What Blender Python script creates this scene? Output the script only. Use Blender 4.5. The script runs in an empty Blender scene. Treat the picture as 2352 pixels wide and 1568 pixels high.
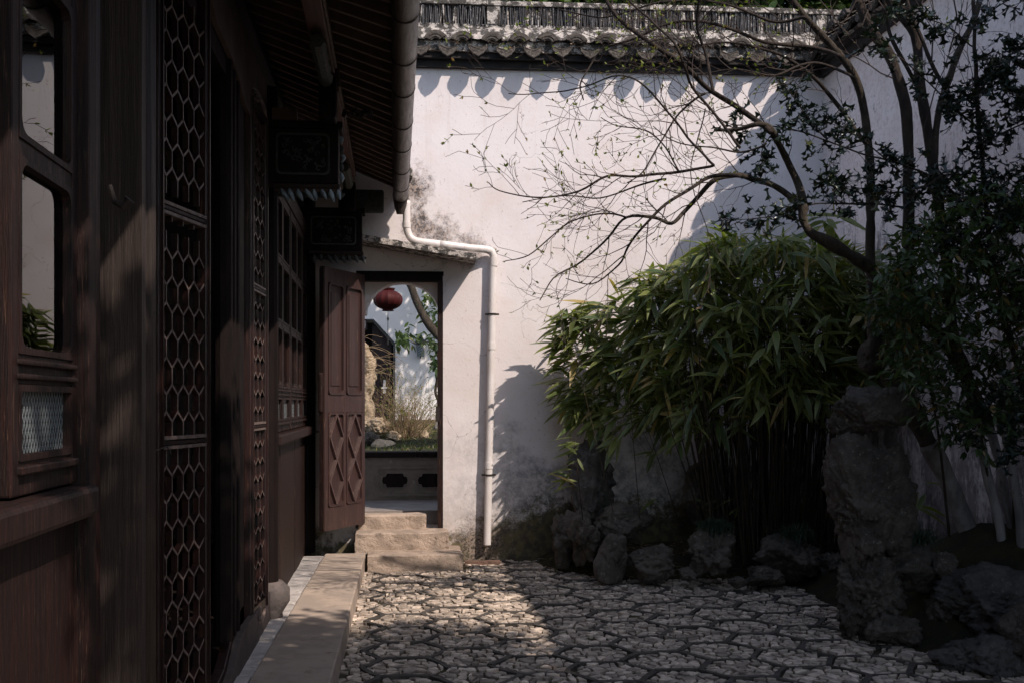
import bpy, bmesh, math, random
import numpy as np
from mathutils import Vector, Matrix, noise as mnoise
from math import sin, cos, tan, atan, atan2, pi, sqrt, radians

random.seed(7); RNG = np.random.default_rng(7)
SC = bpy.context.scene
COL = SC.collection

# ------------------------------------------------------------------ camera, light, exposure
F = 2483.0                      # focal length in units of a 2352-wide picture
TH = atan(267.0 / F)            # camera yaw to the right of the facade line
HZ = 925.0                      # eye-level row
EYE = 1.45
cam_d = bpy.data.cameras.new('camera'); cam = bpy.data.objects.new('camera', cam_d); COL.objects.link(cam)
cam.location = (0, 0, EYE); cam.rotation_euler = (pi / 2, 0, -TH)
cam_d.sensor_width = 36; cam_d.lens = 36 * F / 2352
cam_d.shift_y = (HZ - 784) / 2352
cam_d.clip_start = 0.05; cam_d.clip_end = 500
SC.camera = cam

SUN = Vector((0.205, -0.25, 0.325)).normalized()
SC.world = bpy.data.worlds.new('World'); SC.world.use_nodes = True
wn = SC.world.node_tree
sky = wn.nodes.new('ShaderNodeTexSky'); sky.sky_type = 'NISHITA'; sky.sun_disc = False
sky.sun_elevation = math.asin(SUN.z); sky.sun_rotation = atan2(SUN.x, SUN.y)
sky.air_density = 1.0; sky.dust_density = 1.0
bg = wn.nodes['Background']; bg.inputs['Strength'].default_value = 0.12
sky_fill = wn.nodes.new('ShaderNodeMix'); sky_fill.data_type = 'RGBA'; sky_fill.blend_type = 'ADD'; sky_fill.inputs[0].default_value = 1.0   # even pale fill added to the sky to brighten shaded walls
wn.links.new(sky.outputs[0], sky_fill.inputs[6]); sky_fill.inputs[7].default_value = (1.0, .95, .97, 1)
wn.links.new(sky_fill.outputs[2], bg.inputs['Color'])
sl = bpy.data.lights.new('sun', 'SUN'); sl.energy = 3.45; sl.angle = radians(0.5); sl.color = (1.0, 0.87, 0.765)
so = bpy.data.objects.new('sun', sl); COL.objects.link(so)
so.rotation_euler = (-SUN).to_track_quat('-Z', 'Y').to_euler(); so.location = SUN * 30
SC.view_settings.view_transform = 'Standard'; SC.view_settings.look = 'None'
SC.view_settings.exposure = 0.45; SC.view_settings.gamma = 1.0; SC.view_settings.use_curve_mapping = False
SC.cycles.max_bounces = 6; SC.cycles.diffuse_bounces = 3; SC.cycles.glossy_bounces = 3
SC.cycles.transparent_max_bounces = 8; SC.cycles.use_denoising = True
SC.cycles.sample_clamp_indirect = 6

# measuring helpers: picture position (2352-wide) to a place in the yard
def ray(px, py):
    r = (px - 1176) / F
    return Vector((sin(TH) + cos(TH) * r, cos(TH) - sin(TH) * r, (HZ - py) / F))
def at_d(px, py, d): return Vector((0, 0, EYE)) + ray(px, py) * d
def at_X(px, py, X): v = ray(px, py); return Vector((0, 0, EYE)) + v * (X / v.x)
def at_Y(px, py, Y): v = ray(px, py); return Vector((0, 0, EYE)) + v * (Y / v.y)
def at_Z(px, py, Z): v = ray(px, py); return Vector((0, 0, EYE)) + v * ((Z - EYE) / v.z)

# ------------------------------------------------------------------ node helpers
class NT:
    def __init__(s, name):
        s.m = bpy.data.materials.new(name); s.m.use_nodes = True; s.t = s.m.node_tree
        s.b = s.t.nodes['Principled BSDF']; s.out = s.t.nodes['Material Output']
        s.geo = s.t.nodes.new('ShaderNodeNewGeometry'); s.oi = s.t.nodes.new('ShaderNodeObjectInfo')
        s.pos = s.geo.outputs['Position']
    def link(s, a, inp):
        if isinstance(a, (int, float)): inp.default_value = a
        elif isinstance(a, (tuple, list)): inp.default_value = tuple(a) if len(inp.default_value) == len(a) else tuple(a) + (1,)
        else: s.t.links.new(a, inp)
    def math(s, op, a, b=0.0, c=None, clamp=False):
        n = s.t.nodes.new('ShaderNodeMath'); n.operation = op; n.use_clamp = clamp
        s.link(a, n.inputs[0]); s.link(b, n.inputs[1])
        if c is not None: s.link(c, n.inputs[2])
        return n.outputs[0]
    def vmul(s, v, sc):
        n = s.t.nodes.new('ShaderNodeVectorMath'); n.operation = 'MULTIPLY'; s.link(v, n.inputs[0]); n.inputs[1].default_value = sc
        return n.outputs[0]
    def vadd(s, v, w):
        n = s.t.nodes.new('ShaderNodeVectorMath'); n.operation = 'ADD'; s.link(v, n.inputs[0]); s.link(w, n.inputs[1]); return n.outputs[0]
    def dist(s, p, stretch=(1, 1, 1)):
        n = s.t.nodes.new('ShaderNodeVectorMath'); n.operation = 'DISTANCE'
        s.link(s.vmul(s.pos, stretch), n.inputs[0]); n.inputs[1].default_value = tuple(a * b for a, b in zip(p, stretch)); return n.outputs['Value']
    def noise(s, scale, detail=4, rough=.6, vec=None, st=None):
        v = vec if vec is not None else s.pos
        if st: v = s.vmul(v, st)
        n = s.t.nodes.new('ShaderNodeTexNoise'); n.inputs['Scale'].default_value = scale
        n.inputs['Detail'].default_value = detail; n.inputs['Roughness'].default_value = rough
        s.t.links.new(v, n.inputs['Vector']); return n.outputs['Fac']
    def vor(s, scale, feature='F1', vec=None, st=None, out='Distance'):
        v = vec if vec is not None else s.pos
        if st: v = s.vmul(v, st)
        n = s.t.nodes.new('ShaderNodeTexVoronoi'); n.feature = feature; n.inputs['Scale'].default_value = scale
        s.t.links.new(v, n.inputs['Vector']); return n.outputs[out]
    def ss(s, v, a, b, lo=0., hi=1.):
        n = s.t.nodes.new('ShaderNodeMapRange'); n.interpolation_type = 'SMOOTHSTEP'
        s.link(v, n.inputs[0])
        for i, q in enumerate((a, b, lo, hi)): n.inputs[i + 1].default_value = q
        return n.outputs[0]
    def mix(s, f, a, b, mode='MIX'):
        n = s.t.nodes.new('ShaderNodeMix'); n.data_type = 'RGBA'; n.blend_type = mode
        s.link(f, n.inputs[0]); s.link(a, n.inputs[6]); s.link(b, n.inputs[7]); return n.outputs[2]
    def sep(s, v):
        n = s.t.nodes.new('ShaderNodeSeparateXYZ'); s.t.links.new(v, n.inputs[0]); return n.outputs
    def bump(s, h, strength=.5, dist=.01):
        n = s.t.nodes.new('ShaderNodeBump'); n.inputs['Strength'].default_value = strength; n.inputs['Distance'].default_value = dist
        s.t.links.new(h, n.inputs['Height']); s.t.links.new(n.outputs[0], s.b.inputs['Normal'])
    def fin(s, col, rough=.7, spec=.3, **kw):
        s.link(col, s.b.inputs['Base Color']); s.link(rough, s.b.inputs['Roughness']); s.b.inputs['Specular IOR Level'].default_value = spec
        for k, v in kw.items(): s.b.inputs[k.replace('_', ' ')].default_value = v
        return s.m
def hsv_var(n, col, amt):
    """brightness variation per separate piece"""
    r = n.math('ADD', n.geo.outputs['Random Per Island'], n.oi.outputs['Random']); r = n.math('FRACT', r)
    f = n.math('MULTIPLY_ADD', r, 2 * amt, 1 - amt)
    cm = n.t.nodes.new('ShaderNodeVectorMath'); cm.operation = 'SCALE'; n.t.links.new(col, cm.inputs[0]); n.t.links.new(f, cm.inputs['Scale'])
    return cm.outputs[0]
def M(name, c1, c2, scale=6, rough=.7, bump=.4, bd=.01, st=None, var=0., spec=.3, detail=6, fine=None, c3=None, lo=.35, hi=.65, **kw):
    n = NT(name)
    nz = n.noise(scale, detail, .65, st=st)
    col = n.mix(n.ss(nz, lo, hi), c1, c2)
    if c3: col = n.mix(n.ss(n.noise(scale * 2.7, 5, .7, st=st), .58, .72), col, c3)
    if var: col = hsv_var(n, col, var)
    h = n.noise(fine or scale * 4, 6, .7, st=st)
    h = n.math('ADD', h, nz)
    if bump: n.bump(h, bump, bd)
    return n.fin(col, n.ss(nz, 0, 1, rough - .12, rough + .12), spec, **kw)

# ------------------------------------------------------------------ materials
def plaster(name, spots, heavy=0., lift=0.):
    n = NT(name); z = n.sep(n.pos)[2]
    base = n.mix(n.ss(n.noise(.9, 5, .6), .35, .7), *(((.86, .80, .81), (.80, .73, .73)) if heavy else ((.76, .715, .72), (.69, .635, .63))))
    base = n.mix(n.math('MULTIPLY', n.ss(n.noise(4.5, 6, .7), .5, .75), .35), base, (.62, .55, .50))
    rs = n.ss(n.noise(2.4, 7, .75, st=(7, 7, .28)), .52, .72)
    base = n.mix(n.math('MULTIPLY', n.math('MULTIPLY', rs, n.ss(z, 2.2, 4.6, .12, .75)), .5), base, (.52, .46, .43))
    # fine trowel scratches and specks
    sp = n.ss(n.noise(55, 3, .6, st=(1, 1, .55)), .64, .70)
    base = n.mix(n.math('MULTIPLY', sp, .5), base, (.40, .29, .24))
    base = n.mix(n.ss(n.noise(1.7, 6, .7), .5, .72, 0, .35), base, (.66, .55, .49))
    # hair cracks
    wv = n.vadd(n.pos, n.vmul(n.t.nodes.new('ShaderNodeTexNoise').outputs['Color'], (.0, .0, .0)))
    nn = n.t.nodes.new('ShaderNodeTexNoise'); nn.inputs['Scale'].default_value = 3.; nn.inputs['Detail'].default_value = 6
    n.t.links.new(n.pos, nn.inputs['Vector'])
    wv = n.vadd(n.pos, n.vmul(nn.outputs['Color'], (.55, .55, .55)))
    ed = n.vor(1.15, 'DISTANCE_TO_EDGE', vec=wv)
    crack = n.math('MULTIPLY', n.ss(ed, .0035, .0, 0, 1), n.ss(n.noise(1.3, 2), .44, .54))
    base = n.mix(n.math('MULTIPLY', crack, .75), base, (.22, .17, .15))
    # ground damp: grey bloom, then moss and dirt
    nb = n.noise(2.2, 8, .68); nf = n.noise(9, 8, .75)
    xs = n.sep(n.pos)[0]
    sx = n.ss(xs, .35, 1.5, .35, 1.25)                 # much damper towards the planting
    hg = n.math('ADD', z, n.math('MULTIPLY', nb, -2.1)); hg = n.math('ADD', hg, n.math('MULTIPLY', nf, -.7))
    grey = n.math('MULTIPLY', n.ss(hg, -.15, -.75), sx)
    grey = n.math('MULTIPLY', grey, n.ss(n.noise(13, 7, .8), .36, .60, .25, 1.))
    base = n.mix(n.math('MULTIPLY', grey, .85), base, (.25, .245, .25))
    hm = n.math('ADD', n.math('SUBTRACT', z, n.math('MULTIPLY', sx, .34)), n.math('MULTIPLY', n.noise(6.5, 9, .8), -1.0)); hm = n.math('ADD', hm, n.math('MULTIPLY', nb, -.6))
    moss = n.ss(hm, -.60, -.82)
    base = n.mix(n.math('MULTIPLY', moss, .92), base, n.mix(n.ss(n.noise(14, 6), .4, .6), (.055, .045, .03), (.12, .105, .045)))
    warm = n.ss(z, .9, .0, 0, .35)
    base = n.mix(warm, base, (.62, .50, .34), 'MULTIPLY')
    for (p, rad, amt) in spots:
        dd = n.math('ADD', n.math('MULTIPLY', n.dist(p, (1, 1, .8)), .62 / rad), n.math('MULTIPLY', n.noise(11, 9, .85), 1.9))
        base = n.mix(n.math('MULTIPLY', n.ss(dd, 1.55, 1.0), amt), base, n.mix(n.ss(n.noise(40, 4), .42, .58), (.05, .045, .045), (.32, .25, .21)))
    if heavy:
        s1 = n.noise(3.2, 8, .75, st=(1, 1, .42)); s2 = n.noise(22, 6, .75, st=(1, 1, .4))
        msk = n.math('ADD', n.math('MULTIPLY', s1, .65), n.math('MULTIPLY', s2, .42))
        msk = n.math('ADD', msk, n.ss(z, 1.0, 4.6, .07, -.055))
        base = n.mix(n.math('MULTIPLY', n.ss(msk, .54, .64), heavy), base, (.10, .09, .095))
        base = n.mix(n.ss(n.noise(1.6, 5), .45, .7, 0, .35), base, (.62, .53, .50), 'MIX')
        sc_ = n.mix(n.ss(n.noise(30, 5, .7, st=(1, .7, 1)), .5, .62, 0, .35), base, (.45, .36, .33)); base = sc_
    h = n.math('ADD', n.math('MULTIPLY', n.noise(38, 6, .7), .6), n.noise(5, 4, .5))
    h = n.math('SUBTRACT', h, n.math('MULTIPLY', crack, .8)); h = n.math('SUBTRACT', h, n.math('MULTIPLY', moss, .6))
    n.bump(h, .9 if heavy else .55, .012 if heavy else .006)
    return n.fin(base, .9, .15)
M_wall = plaster('white_plaster', [((.16, 9.95, 3.42), .24, .95), ((.20, 9.95, 3.08), .22, .9), ((.42, 9.95, 2.97), .24, .85), ((.70, 9.95, 2.86), .2, .7), ((.78, 9.9, .12), .34, .85)])
M_wall2 = plaster('mildewed_plaster', [], heavy=.8)
M_far = M('far_plaster', (.80, .78, .77), (.72, .70, .69), 1.2, .9, .3)
M_doorbar = M('lit_worn_door_bar', (.085, .050, .045), (.062, .036, .034), 6, .28, .3, .003, c3=(.22, .14, .11), spec=.8)  # paler than the door: worn, lit bevels put into the colour
M_red = M('red_brown_lacquer', (.026, .010, .0085), (.015, .0075, .007), 5, .40, .35, .004, st=(8, 8, .5), c3=(.12, .055, .035), spec=.45)
M_worn = M('worn_wood', (.025, .0095, .0075), (.011, .0065, .006), 6, .55, .6, .006, st=(14, 14, .6), c3=(.15, .085, .055), spec=.25, lo=.4, hi=.6)
M_door = M('door_lacquer', (.050, .026, .0235), (.036, .020, .019), 3, .48, .25, .003, st=(6, 6, .8), c3=(.15, .075, .05), spec=.4)
M_purl = M('purlin_wood', (.12, .06, .048), (.08, .042, .034), 5, .6, .4, .005, st=(6, .6, 6))
M_dark = M('dark_timber', (.013, .008, .007), (.008, .0055, .0055), 6, .7, .4, .005, st=(4, 4, 1), spec=.12)
M_rafter = M('rafter_wood', (.155, .11, .092), (.10, .072, .061), 7, .65, .4, .004, var=.2)
M_col = M('column_wood', (.052, .038, .033), (.030, .022, .019), 7, .55, .7, .006, st=(12, 12, .35), c3=(.11, .085, .07), spec=.18)
M_carve = M('carved_timber', (.045, .048, .048), (.085, .09, .09), 40, .6, 1., .012, c3=(.09, .11, .10))
M_leafcarve = M('painted_carving', (.15, .19, .22), (.24, .28, .31), 18, .5, .6, .004)
M_gold = M('weathered_green_carving', (.05, .055, .045), (.13, .14, .11), 60, .6, 1., .01)
M_edge = M('worn_lattice_edge', (.20, .15, .13), (.10, .07, .06), 30, .5, .3)
M_gutter = M('brown_metal_gutter', (.085, .068, .060), (.045, .036, .033), 6, .38, .5, .004, st=(10, 1, 10), c3=(.17, .14, .125), Metallic=.25, spec=.5)
M_ring = M('dark_metal_ring', (.02, .018, .018), (.03, .027, .025), 20, .5, .2)
M_pvc = M('white_pipe_plastic', (.72, .68, .67), (.62, .57, .54), 3, .38, .15, .002, st=(3, 3, 1), spec=.5, c3=(.50, .40, .31))
M_iron = M('rusty_iron', (.018, .014, .013), (.035, .024, .02), 40, .6, .5)
M_slab = M('granite_slab', (.41, .33, .265), (.32, .26, .215), 3, .85, .5, .003, fine=130, c3=(.24, .185, .14), var=.12, lo=.42, hi=.58)
M_border = M('pale_border_stone', (.52, .48, .45), (.36, .33, .31), 9, .85, .8, .01, c3=(.16, .135, .10), var=.12)
M_chip = M('flagstone_chip', (.56, .465, .38), (.30, .245, .20), 16, .8, .6, .006, fine=70, var=.45, c3=(.42, .38, .33))
M_ptile = M('paving_tile_edge', (.060, .053, .048), (.105, .092, .08), 14, .85, .7, .006, var=.2, c3=(.055, .052, .035))
M_rtile = M('grey_clay_tile', (.050, .042, .036), (.10, .086, .074), 22, .85, .9, .008, var=.25, c3=(.22, .19, .165))
M_corn = M('black_cornice', (.016, .015, .016), (.032, .028, .027), 7, .75, .4, .006)
M_mort = M('flaking_whitewash', (.54, .49, .45), (.085, .078, .072), 13, .9, 1., .02, c3=(.58, .53, .49), lo=.45, hi=.53)
M_rid = M('ridge_tile', (.035, .035, .04), (.07, .068, .07), 9, .8, .6, .006, st=(9, 9, 1), var=.5, c3=(.62, .60, .60))
M_moss = M('mossy_soil', (.022, .018, .013), (.045, .040, .014), 5, .95, 1., .03, fine=60, c3=(.065, .075, .015))
M_joint = M('joint_earth', (.060, .048, .034), (.085, .072, .035), 9, .95, 1., .02, fine=70, c3=(.075, .085, .022))
M_lantern = M('red_paper', (.060, .0035, .003), (.038, .003, .003), 12, .7, .2, .004)
M_ink = M('dark_paint', (.012, .012, .012), (.02, .02, .02), 10, .5, 0)
def rockmat(name, a, b, c, sc=5, mossy=.3):
    n = NT(name)
    nz = n.noise(sc, 9, .72); nf = n.noise(sc * 7, 8, .75)
    col = n.mix(n.ss(nz, .38, .62), a, b); col = n.mix(n.ss(nf, .56, .68), col, c)
    ck = n.vor(sc * .9, 'DISTANCE_TO_EDGE', vec=n.vadd(n.pos, n.vmul(n.pos, (.15, .1, .7))))
    
    mz = n.ss(n.noise(3, 6, .7), .52, .66, 0, mossy)
    col = n.mix(mz, col, (.055, .062, .022))
    h = n.math('ADD', n.math('MULTIPLY', nf, .7), nz); 
    n.bump(h, 1., .045)
    return n.fin(col, .85, .25)
M_rock = rockmat('garden_limestone', (.17, .145, .125), (.085, .074, .064), (.36, .325, .28))
M_rockd = rockmat('dark_layered_rock', (.17, .155, .145), (.09, .083, .078), (.32, .30, .28), 7)
M_rockl = rockmat('pale_limestone', (.56, .44, .31), (.38, .29, .20), (.66, .56, .44), 4, .05)
M_bark = M('dark_bark', (.050, .036, .028), (.028, .021, .018), 20, .85, 1., .012, st=(1, 1, .4), c3=(.085, .065, .05))
M_barkg = M('mossy_grey_bark', (.075, .060, .046), (.040, .032, .025), 18, .9, 1., .014, st=(1, 1, .5), c3=(.075, .082, .035))
M_twig = M('brown_twig', (.052, .036, .029), (.028, .020, .018), 20, .8, .3)
M_lime = M('limewashed_bark', (.30, .29, .30), (.17, .16, .165), 8, .9, 1., .012, st=(1, 1, .3), c3=(.10, .09, .085))
M_cane = M('bamboo_cane', (.040, .029, .017), (.018, .015, .011), 4, .6, .2, .003, var=.5, c3=(.13, .085, .045))
def leafmat(name, a, b, c, yellow=0., trans=.35, edge=None, rough=.42):
    n = NT(name)
    r = n.math('FRACT', n.math('ADD', n.geo.outputs['Random Per Island'], n.math('MULTIPLY', n.oi.outputs['Random'], 3.7)))
    r2 = n.math('FRACT', n.math('MULTIPLY', r, 7.31))
    col = n.mix(r, a, b)
    col = n.mix(n.ss(r2, 1 - yellow - .01, 1 - yellow + .01) if yellow else 0., col, c)
    col = n.mix(n.ss(n.noise(25, 3), .3, .8, 0, .35), col, (.5, .5, .42), 'MULTIPLY')
    if edge:
        uv = n.t.nodes.new('ShaderNodeAttribute'); uv.attribute_name = 'rim'
        col = n.mix(n.math('MULTIPLY', n.ss(uv.outputs['Fac'], .80, .97), .8), col, edge)
    n.fin(col, rough, .5)
    tr = n.t.nodes.new('ShaderNodeBsdfTranslucent'); tc = n.mix(1., col, (1.5, 1.75, .55), 'MULTIPLY'); n.t.links.new(tc, tr.inputs['Color'])
    ms = n.t.nodes.new('ShaderNodeMixShader'); ms.inputs[0].default_value = trans
    n.t.links.new(n.b.outputs[0], ms.inputs[1]); n.t.links.new(tr.outputs[0], ms.inputs[2]); n.t.links.new(ms.outputs[0], n.out.inputs[0])
    return n.m
M_bam = leafmat('bamboo_leaf', (.058, .100, .034), (.21, .235, .065), (.45, .33, .14), .045, .38, (.34, .30, .17))
M_holly = leafmat('holly_leaf', (.010, .020, .016), (.020, .036, .026), (.05, .06, .02), .05, .12, rough=.3)
M_nand = leafmat('shrub_leaf', (.030, .056, .022), (.055, .085, .028), (.16, .10, .03), .05, .28)
M_bud = leafmat('spring_bud', (.15, .19, .045), (.22, .25, .06), (.22, .13, .05), .15, .4)
M_can = leafmat('canopy_leaf', (.035, .060, .018), (.06, .085, .022), (.12, .13, .03), .1, .25)
M_pitto = leafmat('broad_leaf', (.045, .085, .03), (.08, .12, .04), (.2, .2, .06), .05, .3)
M_grass = leafmat('sedge_blade', (.020, .045, .030), (.040, .075, .045), (.10, .10, .04), .08, .2)
M_grassl = leafmat('lawn_blade', (.045, .075, .02), (.09, .11, .03), (.2, .17, .07), .2, .3)
def glassmat(name, rough=0., tint=(.5, .55, .55), bump=0.):
    n = NT(name); n.t.nodes.remove(n.b)
    fr = n.t.nodes.new('ShaderNodeFresnel'); fr.inputs['IOR'].default_value = 1.6
    gl = n.t.nodes.new('ShaderNodeBsdfGlossy'); gl.inputs['Roughness'].default_value = rough
    tr = n.t.nodes.new('ShaderNodeBsdfTransparent'); tr.inputs['Color'].default_value = tint + (1,)
    bp = n.t.nodes.new('ShaderNodeBump'); bp.inputs['Strength'].default_value = .25 if not bump else 1.; bp.inputs['Distance'].default_value = .004 if not bump else bump
    if bump:
        w1 = n.vor(38, 'DISTANCE_TO_EDGE', st=(1, 1, .55)); n.t.links.new(w1, bp.inputs['Height'])
    else: n.t.links.new(n.noise(2.5, 2), bp.inputs['Height'])
    n.t.links.new(bp.outputs[0], gl.inputs['Normal'])
    ms = n.t.nodes.new('ShaderNodeMixShader')
    n.t.links.new(fr.outputs[0], ms.inputs[0]); n.t.links.new(tr.outputs[0], ms.inputs[1]); n.t.links.new(gl.outputs[0], ms.inputs[2])
    n.t.links.new(ms.outputs[0], n.out.inputs[0]); return n.m
M_glass = glassmat('old_window_glass')
M_glassp = M('patterned_glass', (.17, .195, .21), (.12, .14, .15), 5, .25, 0, spec=.8)
def pglass():
    n = NT('patterned_obscure_glass')
    x = n.sep(n.pos); a = n.math('ADD', n.math('MULTIPLY', x[1], 330.), n.math('MULTIPLY', x[2], 190.)); b = n.math('SUBTRACT', n.math('MULTIPLY', x[1], 330.), n.math('MULTIPLY', x[2], 190.))
    w = n.math('MAXIMUM', n.math('SINE', a), n.math('SINE', b)); n.bump(w, .8, .004)
    return n.fin(n.mix(n.ss(w, .55, 1.), (.07, .085, .09), (.24, .27, .28)), .22, .8)
M_glassp = pglass()

# ------------------------------------------------------------------ mesh + object helpers
class MB:
    def __init__(s): s.v = []; s.f = []
    def add(s, vs, fs):
        o = len(s.v); s.v += [tuple(p) for p in vs]; s.f += [tuple(i + o for i in f) for f in fs]; return s
    def box(s, c, d, R=None):
        c = Vector(c); h = Vector(d) / 2; vs = []
        for k in range(8):
            p = Vector(((1 if k & 1 else -1) * h.x, (1 if k & 2 else -1) * h.y, (1 if k & 4 else -1) * h.z))
            vs.append(c + (R @ p if R else p))
        return s.add(vs, [(0, 2, 3, 1), (4, 5, 7, 6), (0, 1, 5, 4), (2, 6, 7, 3), (0, 4, 6, 2), (1, 3, 7, 5)])
    def span(s, a, b):
        return s.box([(a[i] + b[i]) / 2 for i in range(3)], [abs(b[i] - a[i]) for i in range(3)])
    def bar(s, a, b, w, h, up=(0, 0, 1)):
        a = Vector(a); b = Vector(b); z = (b - a).normalized(); x = z.cross(Vector(up))
        if x.length < 1e-4: x = Vector((1, 0, 0))
        x.normalize(); y = x.cross(z)
        R = Matrix((x, z, y)).transposed()
        return s.box((a + b) / 2, (w, (b - a).length, h), R)
    def tube(s, pts, rad, n=8, caps=True):
        pts = [Vector(p) for p in pts]
        if isinstance(rad, (int, float)): rad = [rad] * len(pts)
        o = len(s.v); t0 = (pts[1] - pts[0]).normalized(); x = t0.orthogonal().normalized()
        for i, p in enumerate(pts):
            t = (pts[min(i + 1, len(pts) - 1)] - pts[max(i - 1, 0)]).normalized()
            x = (x - t * x.dot(t)); x = x.normalized() if x.length > 1e-6 else t.orthogonal().normalized(); y = t.cross(x)
            for k in range(n):
                a = 2 * pi * k / n; s.v.append(tuple(p + (x * cos(a) + y * sin(a)) * rad[i]))
        for i in range(len(pts) - 1):
            for k in range(n):
                a, b = o + i * n + k, o + i * n + (k + 1) % n; s.f.append((a, b, b + n, a + n))
        if caps:
            s.f.append(tuple(o + k for k in range(n))[::-1]); s.f.append(tuple(o + (len(pts) - 1) * n + k for k in range(n)))
        return s
    def prism(s, poly, mapf, d0, d1):
        """poly: 2D outline; mapf(u, v, w) gives the point; extruded from w=d0 to d1"""
        n = len(poly); vs = [mapf(u, v, d0) for u, v in poly] + [mapf(u, v, d1) for u, v in poly]
        fs = [tuple(range(n))[::-1], tuple(range(n, 2 * n))] + [(i, (i + 1) % n, (i + 1) % n + n, i + n) for i in range(n)]
        return s.add(vs, fs)
    def mesh(s, name):
        me = bpy.data.meshes.new(name); me.from_pydata(s.v, [], s.f); me.update(); return me
def fixn(me):
    bm = bmesh.new(); bm.from_mesh(me); bmesh.ops.recalc_face_normals(bm, faces=bm.faces); bm.to_mesh(me); bm.free()
def obj(name, mb, mat, parent=None, smooth=False, bevel=0, **props):
    me = mb.mesh(name) if isinstance(mb, MB) else mb
    if isinstance(mb, MB): fixn(me)
    if mat and not me.materials: me.materials.append(mat)
    if smooth: me.polygons.foreach_set('use_smooth', [True] * len(me.polygons))
    o = bpy.data.objects.new(name, me); COL.objects.link(o)
    if parent: o.parent = parent
    if bevel:
        b = o.modifiers.new('bevel', 'BEVEL'); b.width = bevel; b.segments = 2; b.limit_method = 'ANGLE'
    for k, v in props.items(): o[k] = v
    return o
def tag(o, label, cat, group=None):
    o['label'] = label; o['category'] = cat
    if group: o['group'] = group
    return o
def thing(name, label, cat, loc=(0, 0, 0), rz=0, group=None):
    o = bpy.data.objects.new(name, None); COL.objects.link(o); o.location = loc; o.rotation_euler = (0, 0, rz)
    o.empty_display_size = .1
    return tag(o, label, cat, group)
def worldly(o):
    """o was given geometry in world coordinates: keep it there under its moved parent"""
    p = o.parent; m = Matrix.Identity(4)
    while p: m = (Matrix.Translation(p.location) @ p.rotation_euler.to_matrix().to_4x4()) @ m; p = p.parent
    o.matrix_parent_inverse = m.inverted(); return o
def wobj(name, mb, mat, parent, **k): return worldly(obj(name, mb, mat, parent, **k))
def rrect(u0, v0, u1, v1, r, n=4):
    out = []
    for cx, cy, a0 in ((u1 - r, v1 - r, 0), (u0 + r, v1 - r, pi / 2), (u0 + r, v0 + r, pi), (u1 - r, v0 + r, 1.5 * pi)):
        for k in range(n + 1): a = a0 + k * pi / 2 / n; out.append((cx + r * cos(a), cy + r * sin(a)))
    return out
def frame_ring(mb, outer, inner, mapf, d0, d1):
    n = len(outer); V = []
    for w in (d0, d1):
        for P in (outer, inner):
            V += [mapf(u, v, w) for u, v in P]
    Fs = []
    for i in range(n):
        j = (i + 1) % n
        Fs += [(i, j, n + j, n + i), (2 * n + i, 3 * n + i, 3 * n + j, 2 * n + j), (i, 2 * n + i, 2 * n + j, j), (n + i, n + j, 3 * n + j, 3 * n + i)]
    mb.add(V, Fs)

def leaf_arrays(P, D, U, L, W, prof, droop=.3, fold=.25, stations=None):
    """many bent leaves at once. prof: half-width at each station"""
    P = np.asarray(P, float); D = np.asarray(D, float); U = np.asarray(U, float); L = np.asarray(L, float)[:, None]; W = np.asarray(W, float)[:, None]
    D /= np.linalg.norm(D, axis=1, keepdims=True) + 1e-9
    S = np.cross(D, U); S /= np.linalg.norm(S, axis=1, keepdims=True) + 1e-9
    Nn = np.cross(S, D)
    m = len(prof); stations = HST if prof is HOLLY else stations; st = stations or [i / (m - 1) for i in range(m)]
    dr = np.asarray(droop, float).reshape(-1, 1) if not np.isscalar(droop) else droop
    V = []
    for t, w in zip(st, prof):
        c = P + D * L * t + np.array([0, 0, -1.]) * dr * L * t * t
        V += [c - S * W * w + Nn * W * w * fold, c, c + S * W * w + Nn * W * w * fold]
    V = np.stack(V, 1); N = len(P); base = np.arange(N)[:, None] * (3 * m)
    q = []
    for i in range(m - 1):
        a = 3 * i; q += [(a, a + 1, a + 4, a + 3), (a + 1, a + 2, a + 5, a + 4)]
    q = np.array(q)
    Fc = (base[:, :, None] + q[None]).reshape(-1, 4)
    return V.reshape(-1, 3), Fc, np.tile(np.array([1., 0., 1.] * m), N)
def leaf_mesh(name, mat, V, Fc, rim=None):
    me = bpy.data.meshes.new(name); me.vertices.add(len(V)); me.vertices.foreach_set('co', V.ravel().astype('f'))
    me.loops.add(Fc.size); me.loops.foreach_set('vertex_index', Fc.ravel().astype('i'))
    me.polygons.add(len(Fc)); me.polygons.foreach_set('loop_start', np.arange(0, Fc.size, 4, dtype='i'))
    me.update(calc_edges=True); me.validate()
    if rim is not None:
        a = me.attributes.new('rim', 'FLOAT', 'POINT'); a.data.foreach_set('value', rim.astype('f'))
    me.materials.append(mat); me.polygons.foreach_set('use_smooth', [True] * len(me.polygons)); return me
BAM = [.08, .8, 1., .85, .5, .02]; OVAL = [.05, .85, 1., .7, .02]; HOLLY = [.12, 1.1, .34, .36, 1.25, .22, .02]; HST = [0, .10, .28, .60, .92, .84, 1.12]
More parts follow.
